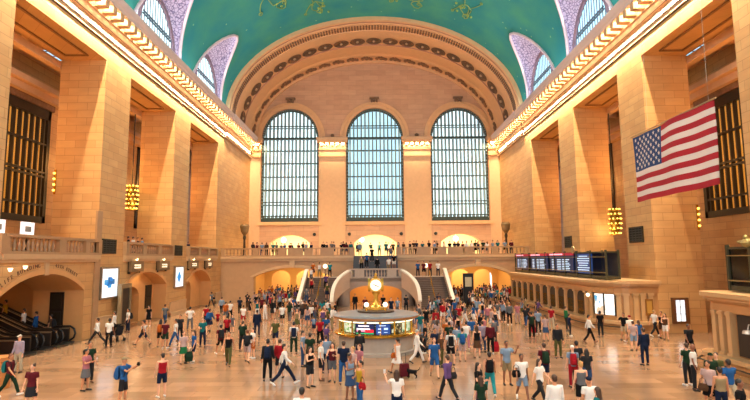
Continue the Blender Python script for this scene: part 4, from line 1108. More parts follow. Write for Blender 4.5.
for k in range(4):
    a = PI / 2 * k; f = MB().lathe([(.02, 0), (.31, 0), (.31, .03), (.02, .05)], n=24).build('dial', OPAL, ck)
    f.rotation_euler = (PI / 2, 0, a); f.location = (.36 * math.sin(a), -.36 * math.cos(a), 1.3)
    MB().lathe([(.30, -.06), (.36, -.06), (.36, .06), (.30, .06)], n=24, ring=True).build('bezel', GOLD, f)
    h = MB().obox((.05, -.03, .06), (.11, -.05, 0), (.008, .016, 0), (0, 0, .006)).obox((-.06, .02, .06), (.08, -.03, 0), (.007, .012, 0), (0, 0, .006))
    for i in range(12): h.obox((.26 * math.cos(PI * i / 6), .26 * math.sin(PI * i / 6), .05), (.025 * math.cos(PI * i / 6), .025 * math.sin(PI * i / 6), 0), (-.008 * math.sin(PI * i / 6), .008 * math.cos(PI * i / 6), 0), (0, 0, .004))
    h.build('hands', DARK, f)
MB().lathe([(.36, 0), (.62, 0), (.62, .05), (.5, .1), (.36, .1)], n=32, ring=True).build('base_ring', GOLD, ck)
for sx, lab in ((-1, 'left'), (1, 'right')):
    r = empty('booth_lamp', (sx * .50, BYc - .55, 2.16), 'round glowing lamp %s of the clock foot on the booth roof' % lab, 'lamp', 'booth roof lamps')
    MB().lathe([(.08, 0), (.08, .05), (.03, .08), (.03, .2)], n=10).build('foot', BRASS, r); MB().ball((0, 0, .32), .13, n=14, m=8).build('globe', GLOBE, r, True)
for k, (y, z) in enumerate(((25.9, 4.25), (27.0, 4.35))):
    o = MB().ball((0, 0, 0), .09, n=10, m=6).lathe([(.05, -.02), (.1, .04), (.12, .1)], n=10).build('spot_lamp', GLOBE); o.location = (-WX + .25, y, z + .25)
    tag(o, 'small glowing spot lamp above the lettering of the escalator arch, %s one' % ('left' if k == 0 else 'right'), 'lamp')
# ------------------------------------------------------------------ people
PALF = {'white': '#e8e4e0', 'black': '#17171b', 'charcoal': '#303238', 'grey': '#7d7f85', 'navy': '#1b2a4a', 'blue': '#2f6cb5', 'light blue': '#9db9d8', 'teal': '#1f7f86', 'red': '#c4202f',
        'maroon': '#6e1f2c', 'pink': '#d98a98', 'dark green': '#22402e', 'green': '#2f8a55', 'olive': '#6b6a3e', 'khaki': '#b59f78', 'cream': '#dccfb4', 'orange': '#d9702a', 'yellow': '#d9b23a',
        'purple': '#7a5a96', 'lavender': '#c3b3cc', 'brown': '#6a4a34', 'denim': '#3f5f8f', 'pale pink': '#e3c3c0', 'turquoise': '#2aa5b0'}
CLM = {k: plain('cloth_' + k.replace(' ', '_'), tuple(x * (.82 if k == 'white' else .5) for x in rgb(v)[:3]), .85, var=.1, scale=9) for k, v in PALF.items()}
SKIN = [plain('skin_tone_' + n, c, .55, var=.06) for n, c in (('fair', '#d9a384'), ('tan', '#b97f5c'), ('brown', '#80513a'), ('dark', '#4e3226'))]
for _m in CLM.values(): _m.node_tree.nodes['Principled BSDF'].inputs['Specular IOR Level'].default_value = .15
HAIRM = {n: plain('hair_' + n, c, .6, var=.2, scale=20) for n, c in (('black', '#141010'), ('brown', '#3b2518'), ('auburn', '#6a3a22'), ('blond', '#a8824e'), ('grey', '#98938c'))}
EYEM = plain('eye_dark', '#1c1412', .3); LIPM = plain('lip', '#9c4f48', .5)
SHOEM = {n: plain('shoe_' + n, c, .5) for n, c in (('black', '#161616'), ('white', '#d8d5d0'), ('brown', '#5a3c28'))}

def vec(*a): return Vector(a)
def joints(p):
    """forward kinematics; the figure faces -Y. angles in degrees: thigh forward, knee, arm forward, arm out, elbow, forearm inward"""
    J = {}; r = math.radians
    for s, k in ((-1, 'r'), (1, 'l')):
        a, kn, ab = p.get('hip' + k, 0), p.get('kn' + k, 3), p.get('ab' + k, 3)
        h = vec(s * .09, 0, .93); d = vec(s * math.sin(r(ab)), -math.sin(r(a)), -math.cos(r(a))).normalized(); n = h + d * .43
        d2 = vec(s * math.sin(r(ab)) * .3, -math.sin(r(a - kn)), -math.cos(r(a - kn))).normalized(); an = n + d2 * .41
        ft = r(p.get('ft' + k, 0)); f = vec(s * .15, -math.cos(ft), math.sin(ft)).normalized()
        J['hip' + k], J['knee' + k], J['ank' + k], J['toe' + k], J['heel' + k] = h, n, an, an + f * .17 + vec(0, 0, -.055), an - f * .06 + vec(0, 0, -.055)
        sa, so, e, w = p.get('sh' + k, 4), p.get('out' + k, 8), p.get('el' + k, 12), p.get('in' + k, 0)
        sh = vec(s * .185, .01, 1.415); ud = vec(s * math.sin(r(so)), -math.sin(r(sa)) * math.cos(r(so)), -math.cos(r(sa)) * math.cos(r(so))).normalized()
        eb = sh + ud * .29; fd = vec(s * math.sin(r(so - w)), -math.sin(r(sa + e)) * math.cos(r(so - w)), -math.cos(r(sa + e)) * math.cos(r(so - w))).normalized()
        wr = eb + fd * .25; J['sh' + k], J['elb' + k], J['wri' + k], J['hd' + k] = sh, eb, wr, fd
    lo = min(min(J['toe' + k].z, J['heel' + k].z) for k in 'rl') - .03
    J['dz'] = -lo
    return J
def remesh(mb, voxel, smooth_it=2, name='m'):
    o = mb.build(name, [])
    m = o.modifiers.new('r', 'REMESH'); m.mode = 'VOXEL'; m.voxel_size = voxel; m.use_smooth_shade = True
    if smooth_it: q = o.modifiers.new('s', 'SMOOTH'); q.iterations = smooth_it; q.factor = .5
    dg = bpy.context.evaluated_depsgraph_get(); me = bpy.data.meshes.new_from_object(o.evaluated_get(dg))
    old = o.data; bpy.data.objects.remove(o); bpy.data.meshes.remove(old); me.name = name
    return me
def shift(mb, dz): mb.v = [(x, y, z + dz) for x, y, z in mb.v]; return mb
def ering(z, rx, ry, cy=0, n=14): return [(rx * math.cos(2 * PI * k / n), cy + ry * math.sin(2 * PI * k / n), z) for k in range(n)]
TORSO = [(.84, .10, .075), (.88, .155, .105), (.95, .168, .115), (1.02, .15, .105), (1.10, .138, .095), (1.20, .152, .105), (1.30, .17, .115), (1.38, .168, .105), (1.43, .13, .085), (1.455, .07, .06)]
def torso(mb, off, z0, z1, flare=0.):
    R = [(z, rx + off + flare * max(0, 1.1 - z), ry + off + flare * max(0, 1.1 - z)) for z, rx, ry in TORSO if z0 <= z <= z1]
    mb.loft([ering(z, rx, ry) for z, rx, ry in R])
def hand(mb, J, k, s, grip):
    """palm with four unequal fingers and a thumb that leaves its side"""
    w, d = J['wri' + k], J['hd' + k]; side = d.cross(vec(0, 1, .01)).normalized()
    if side.x * s > 0: side = -side
    nrm = side.cross(d).normalized()
    if grip and nrm.y > 0: pass
    pc = w + d * .085
    for i, (o, l) in enumerate(((-.03, .062), (-.010, .075), (.011, .07), (.03, .052))):
        b0 = pc + side * (-o) - d * .012; b1 = b0 + d * (.03 + l * .35); cur = .9 if grip else .35
        b2 = b1 + (d * math.cos(cur) + nrm * math.sin(cur)).normalized() * l * .45; b3 = b2 + (d * math.cos(cur * 1.7) + nrm * math.sin(cur * 1.7)).normalized() * l * .3
        mb.tube([b0, b1, b2, b3], [.0095, .009, .008, .006], 5)
    t0 = w + d * .025 + side * .026; t1 = t0 + (side * .75 + d * .6).normalized() * .038; t2 = t1 + (d * .9 + side * .1 + nrm * .3).normalized() * .03
    mb.tube([t0, t1, t2], [.012, .010, .007], 5)
def body_mesh(p, voxel=.019, hands=True):
    J = joints(p); mb = MB(); torso(mb, 0, 0, 2)
    mb.tube([vec(0, .012, 1.40), vec(0, .005, 1.48), vec(0, -.005, 1.56)], [.062, .055, .055], 10)
    mb.ball((0, -.004, 1.645), .076, .094, .112, 14, 10).ball((0, -.03, 1.585), .055, .062, .055, 12, 8)
    mb.ball((0, -.098, 1.62), .014, .022, .024, 8, 6).ball((-.078, .005, 1.63), .012, .022, .032, 6, 5).ball((.078, .005, 1.63), .012, .022, .032, 6, 5)
    for k in 'rl':
        mb.tube([J['hip' + k] + vec(0, 0, .02), J['hip' + k].lerp(J['knee' + k], .4), J['knee' + k], J['knee' + k].lerp(J['ank' + k], .35), J['ank' + k]], [.088, .078, .054, .054, .036], 10)
        mb.tube([J['heel' + k], J['ank' + k] + vec(0, 0, -.03), J['toe' + k]], [.03, .038, .026], 8)
        s0 = J['sh' + k]; mb.tube([vec(s0.x * .5, .01, 1.40), s0, s0.lerp(J['elb' + k], .45), J['elb' + k], J['elb' + k].lerp(J['wri' + k], .3), J['wri' + k]], [.06, .052, .044, .036, .036, .026], 10)
        mb.tube([J['wri' + k], J['wri' + k] + J['hd' + k] * .045, J['wri' + k] + J['hd' + k] * .09], [.024, (.036, .02), (.032, .017)], 8)
    shift(mb, J['dz'])
    me = remesh(mb, voxel, 2, 'person_body')
    n0 = len(me.polygons)
    ex = MB()
    if hands:
        for k, s in (('r', -1), ('l', 1)): hand(ex, J, k, s, p.get('grip', False))
        for x in (-.03, .03): ex.ball((x, -.089, 1.648), .012, .008, .007, 6, 4, 1).ball((x, -.092, 1.668), .017, .006, .004, 6, 4, 1)
        ex.ball((0, -.090, 1.582), .024, .008, .006, 6, 4, 2)
        shift(ex, J['dz'])
    # one mesh: figure plus fingers and facial features
    vs = [tuple(v.co) for v in me.vertices] + ex.v; o = len(me.vertices)
    fs = [tuple(q.vertices) for q in me.polygons] + [tuple(o + i for i in f) for f in ex.f]
    out = bpy.data.meshes.new('person_body'); out.from_pydata(vs, [], fs)
    for m in (SKIN[0], EYEM, LIPM): out.materials.append(m)
    out.polygons.foreach_set('material_index', [0] * n0 + ex.m); out.polygons.foreach_set('use_smooth', [True] * len(out.polygons))
    bpy.data.meshes.remove(me)
    return out, J
def arm_sleeve(mb, J, k, f, off):
    s0 = J['sh' + k]; P = [vec(s0.x * .45, .01, 1.395), s0]
    R = [.066 + off, .058 + off]
    if f <= 1: P += [s0.lerp(J['elb' + k], f)]; R += [.05 + off * 1.3]
    else: P += [s0.lerp(J['elb' + k], .5), J['elb' + k], J['elb' + k].lerp(J['wri' + k], f - 1)]; R += [.047 + off, .042 + off, .034 + off]
    mb.tube(P, R, 10)
def leg_cloth(mb, J, k, f, off):
    h, n, a = J['hip' + k], J['knee' + k], J['ank' + k]; P = [h + vec(0, 0, .03), h.lerp(n, .35)]; R = [.094 + off, .086 + off]
    if f <= 1: P += [h.lerp(n, f)]; R += [.07 + off * 2]
    else: P += [n, n.lerp(a, (f - 1) * .5), n.lerp(a, f - 1)]; R += [.062 + off, .058 + off, .05 + off]
    mb.tube(P, R, 10)
def top_mesh(J, kind):
    mb = MB()
    torso(mb, .016, .86 if kind != 'tank' else .9, 2 if kind != 'tank' else 1.39)
    if kind == 'tank':
        for s in (-1, 1): mb.tube([vec(s * .10, -.085, 1.33), vec(s * .10, -.02, 1.44), vec(s * .10, .075, 1.35)], [.035, .03, .035], 8)
    else:
        for k in 'rl': arm_sleeve(mb, J, k, .62 if kind == 'tee' else 1.93, .012)
    return remesh(shift(mb, J['dz']), .019, 2, 'top')
def bottom_mesh(J, kind):
    mb = MB(); torso(mb, .014, .86, 1.05)
    mb.loft([ering(.80, .11, .085), ering(.88, .168, .12), ering(1.04, .155, .11)])
    if kind == 'skirt':
        yk = [J['kneer'].y, J['kneel'].y]; fr, bk = min(yk + [0]), max(yk + [0])
        mb.loft([ering(.93, .18, .125), ering(.75, .205, .15 + (bk - fr) * .2, (fr + bk) * .25), ering(.56, .235, .17 + (bk - fr) * .45, (fr + bk) * .5)])
    else:
        for k in 'rl': leg_cloth(mb, J, k, .85 if kind == 'shorts' else 1.96, .010)
    return remesh(shift(mb, J['dz']), .019, 2, 'bottom')
def shoe_mesh(J, k):
    mb = MB(); a = J['ank' + k]; hl, to = J['heel' + k], J['toe' + k]
    mb.tube([hl + vec(0, .01, 0), a.lerp(hl, .6) + vec(0, -.04, -.01), to + vec(0, -.01, 0), to + (to - hl).normalized() * .03], [.036, .045, .036, .022], 8)
    mb.tube([a + vec(0, 0, .0), a + vec(0, -.005, -.05)], [.042, .042], 8)
    return remesh(shift(mb, J['dz']), .016, 1, 'shoe')
def hair_mesh(kind, dz):
    mb = MB()
    if kind == 'short':
        mb.ball((0, .014, 1.672), .085, .098, .095, 14, 9).ball((0, .05, 1.63), .074, .062, .08, 12, 8)
    elif kind == 'long':
        mb.ball((0, .014, 1.672), .087, .1, .097, 14, 9).tube([vec(0, .045, 1.68), vec(0, .075, 1.55), vec(0, .1, 1.38)], [(.085, .06), (.088, .045), (.07, .03)], 10)
        for s in (-1, 1): mb.tube([vec(s * .07, .01, 1.68), vec(s * .085, .02, 1.55), vec(s * .07, .05, 1.43)], [.03, .03, .02], 8)
    elif kind == 'bun':
        mb.ball((0, .014, 1.672), .085, .098, .093, 14, 9).ball((0, .12, 1.72), .045, .045, .045, 10, 7).ball((0, .05, 1.63), .07, .06, .07, 12, 8)
    elif kind == 'cap':
        mb.ball((0, .008, 1.69), .088, .105, .078, 14, 9).tube([vec(0, -.06, 1.70), vec(0, -.17, 1.685)], [(.07, .012), (.055, .010)], 10)
    elif kind == 'tail':
        mb.ball((0, .014, 1.672), .085, .098, .093, 14, 9).ball((0, .05, 1.63), .07, .06, .07, 12, 8).tube([vec(0, .1, 1.70), vec(0, .15, 1.66), vec(0, .14, 1.48)], [.022, .03, .015], 8)
    return remesh(shift(mb, dz), .015, 1, 'hair_' + kind)

POSE = {
    'stand': dict(hipr=2, hipl=-2, abl=5, abr=5, elr=14, ell=10),
    'lean': dict(hipl=12, knl=16, abr=2, abl=8, shr=12, elr=85, inr=45, ell=18),
    'walk': dict(hipl=26, knl=8, hipr=-18, knr=22, ftr=-28, ftl=12, shr=24, elr=22, shl=-22, ell=10),
    'walkb': dict(hipr=25, knr=8, hipl=-18, knl=24, ftl=-28, ftr=12, shl=24, ell=25, shr=-22, elr=12),
    'stride': dict(hipl=36, knl=6, hipr=-28, knr=18, ftr=-34, ftl=18, shr=30, elr=25, shl=-30, ell=14),
    'photo': dict(hipl=6, hipr=-4, knl=8, shr=62, shl=62, elr=62, ell=62, outr=16, outl=16, inr=24, inl=24, grip=True),
    'phone': dict(hipl=4, hipr=-3, shr=30, elr=80, inr=30, outr=14, shl=22, ell=86, inl=34, outl=12, grip=True),
    'armup': dict(hipl=4, hipr=-3, shl=60, ell=95, outl=20, inl=6, elr=16, grip=True),
    'fold': dict(hipl=5, knl=6, shr=25, elr=92, inr=62, outr=14, shl=25, ell=88, inl=60, outl=14),
    'hips': dict(abl=8, abr=8, outr=42, elr=60, inr=80, shr=-18, outl=42, ell=60, inl=80, shl=-18),
}
PW = {'stand': 'standing', 'lean': 'standing with one arm bent', 'walk': 'walking', 'walkb': 'walking', 'stride': 'in long stride', 'photo': 'holding both hands up', 'phone': 'looking at a phone', 'armup': 'with one hand raised', 'fold': 'with folded arms', 'hips': 'with hands on hips'}
TW = {'tee': 'tee', 'long': 'long sleeved top', 'tank': 'tank top'}
BW = {'trousers': 'trousers', 'shorts': 'shorts', 'skirt': 'skirt'}
_B, _T, _L, _S, _H = {}, {}, {}, {}, {}
def get(cache, key, fn):
    if key not in cache: cache[key] = fn()
    return cache[key]
def obj_of(name, me, mats, parent=None):
    o = bpy.data.objects.new(name, me); COL.objects.link(o)
    if parent: o.parent = parent
    while len(me.materials) < len(mats): me.materials.append(mats[len(me.materials)])
    for i, m in enumerate(mats): o.material_slots[i].link = 'OBJECT'; o.material_slots[i].material = m
    return o
USED = {}
def person(pos, rz, pose, top, bot, label, hair=('short', 'black'), skin=0, shoe='black', h=1.72, group=None):
    body, J = get(_B, pose, lambda: body_mesh(POSE[pose]))
    o = obj_of('person', body, [SKIN[skin], EYEM, LIPM]); o.location = pos; o.rotation_euler = (0, 0, rz); k = h / 1.76; o.scale = (k, k, k)
    tk, tc = top; bk, bc = bot
    obj_of('dress_top' if bk == 'skirt' and tc == bc else 'shirt', get(_T, (pose, tk), lambda: top_mesh(J, tk)), [CLM[tc]], o)
    obj_of(bk, get(_L, (pose, bk), lambda: bottom_mesh(J, bk)), [CLM[bc]], o)
    for s in 'rl': obj_of('shoe', get(_S, (pose, s), lambda: shoe_mesh(J, s)), [SHOEM[shoe]], o)
    if hair[0] != 'bald':
        hm = HAIRM[hair[1]] if hair[1] in HAIRM else CLM[hair[1]]
        obj_of('cap' if hair[0] == 'cap' else 'hair', get(_H, (hair[0], round(J['dz'], 3)), lambda: hair_mesh(hair[0], J['dz'])), [hm], o)
    tag(o, label, 'person', group)
    if label in USED: print('DUPLICATE LABEL', label)
    USED[label] = o
    return o
DIR = {'f': 0, 'b': 180, 'r': 90, 'l': -90, 'fr': 45, 'fl': -45, 'br': 135, 'bl': -135}
DW = {'f': 'facing the viewer', 'b': 'seen from behind', 'r': 'turned right', 'l': 'turned left', 'fr': 'turned half right', 'fl': 'turned half left', 'br': 'seen from behind, turned right', 'bl': 'seen from behind, turned left'}

# ---- bags and other things people carry (things of their own)
def local(o, v):
    rz = o.rotation_euler[2]; k = o.scale[0]; x, y, z = v[0] * k, v[1] * k, v[2] * k
    return Vector((o.location[0] + x * math.cos(rz) - y * math.sin(rz), o.location[1] + x * math.sin(rz) + y * math.cos(rz), o.location[2] + z))
_P = {}
def prop_mesh(kind):
    mb = MB()
    if kind == 'backpack':
        R = []
        for z, w, d0, d1 in ((-.24, .12, .02, .12), (-.20, .145, .0, .16), (.02, .145, .0, .17), (.17, .13, .0, .13), (.23, .09, .01, .08)):
            R.append([(-w, d0, z), (-w * .7, d1, z), (w * .7, d1, z), (w, d0, z)])
        mb.loft(R).loft([[(-.10, .14, -.18), (-.08, .20, -.16), (.08, .20, -.16), (.10, .14, -.18)], [(-.10, .14, 0), (-.08, .19, -.02), (.08, .19, -.02), (.10, .14, 0)]])
    elif kind == 'bag':
        mb.loft([[(-.13, -.05, -.13), (.13, -.05, -.13), (.13, .05, -.13), (-.13, .05, -.13)], [(-.16, -.06, -.02), (.16, -.06, -.02), (.16, .06, -.02), (-.16, .06, -.02)], [(-.12, -.02, .12), (.12, -.02, .12), (.12, .02, .12), (-.12, .02, .12)]])
    elif kind == 'sack':
        mb.loft([[(-.17, -.10, -.28), (.17, -.10, -.28), (.17, .10, -.28), (-.17, .10, -.28)], [(-.2, -.12, 0), (.2, -.12, 0), (.2, .12, 0), (-.2, .12, 0)], [(-.15, -.03, .26), (.15, -.03, .26), (.15, .03, .26), (-.15, .03, .26)]])
    elif kind == 'phone': mb.box(-.037, .037, -.006, .006, -.075, .075)
    elif kind == 'camera': mb.box(-.07, .07, -.03, .03, -.045, .045).lathe([(.02, 0), (.04, 0), (.042, .09), (.02, .09)], n=12)
    return mb
def strap(kind):
    mb = MB()
    if kind == 'backpack':
        for s in (-1, 1): mb.tube([(s * .11, .01, .17), (s * .11, -.08, .24), (s * .115, -.19, .2), (s * .12, -.25, .05), (s * .13, -.2, -.12), (s * .12, -.02, -.18)], .016, 5)
    elif kind == 'bag': mb.tube([(-.11, 0, .1), (-.09, 0, .26), (0, 0, .32), (.09, 0, .26), (.11, 0, .1)], .010, 5)
    elif kind == 'sack': mb.tube([(-.1, 0, .24), (-.06, 0, .38), (.06, 0, .38), (.1, 0, .24)], .012, 5)
    return mb
def carry(o, kind, at, color, label, rz=0, name=None, group='bags carried by visitors'):
    name = name or {'backpack': 'backpack', 'bag': 'handbag', 'sack': 'carrier_bag', 'phone': 'phone', 'camera': 'camera'}[kind]
    m = CLM[color]
    q = bpy.data.objects.new(name, get(_P, kind, lambda: prop_mesh(kind).build('t', m).data)); 
    for t in [x for x in COL.objects if x.name == 't']: bpy.data.objects.remove(t)
    COL.objects.link(q); q.material_slots[0].link = 'OBJECT'; q.material_slots[0].material = m
    q.location = local(o, at); q.rotation_euler = (0, 0, o.rotation_euler[2] + math.radians(rz)); k = o.scale[0]; q.scale = (k, k, k)
    if kind in ('backpack', 'bag', 'sack'):
        sm = get(_P, kind + 's', lambda: strap(kind).build('t', m).data)
        for t in [x for x in COL.objects if x.name == 't']: bpy.data.objects.remove(t)
        obj_of('strap', sm, [CLM['charcoal'] if color != 'charcoal' else CLM['black']], q)
    tag(q, label, {'backpack': 'backpack', 'bag': 'bag', 'sack': 'bag', 'phone': 'phone', 'camera': 'camera'}[kind], group)
    return q
BACK = (0, .135, 1.20)
def hand_at(pose, k, drop=0.):
    J = joints(POSE[pose]); q = J['wri' + k] + J['hd' + k] * .10; return (q.x, q.y, q.z + J['dz'] - drop)
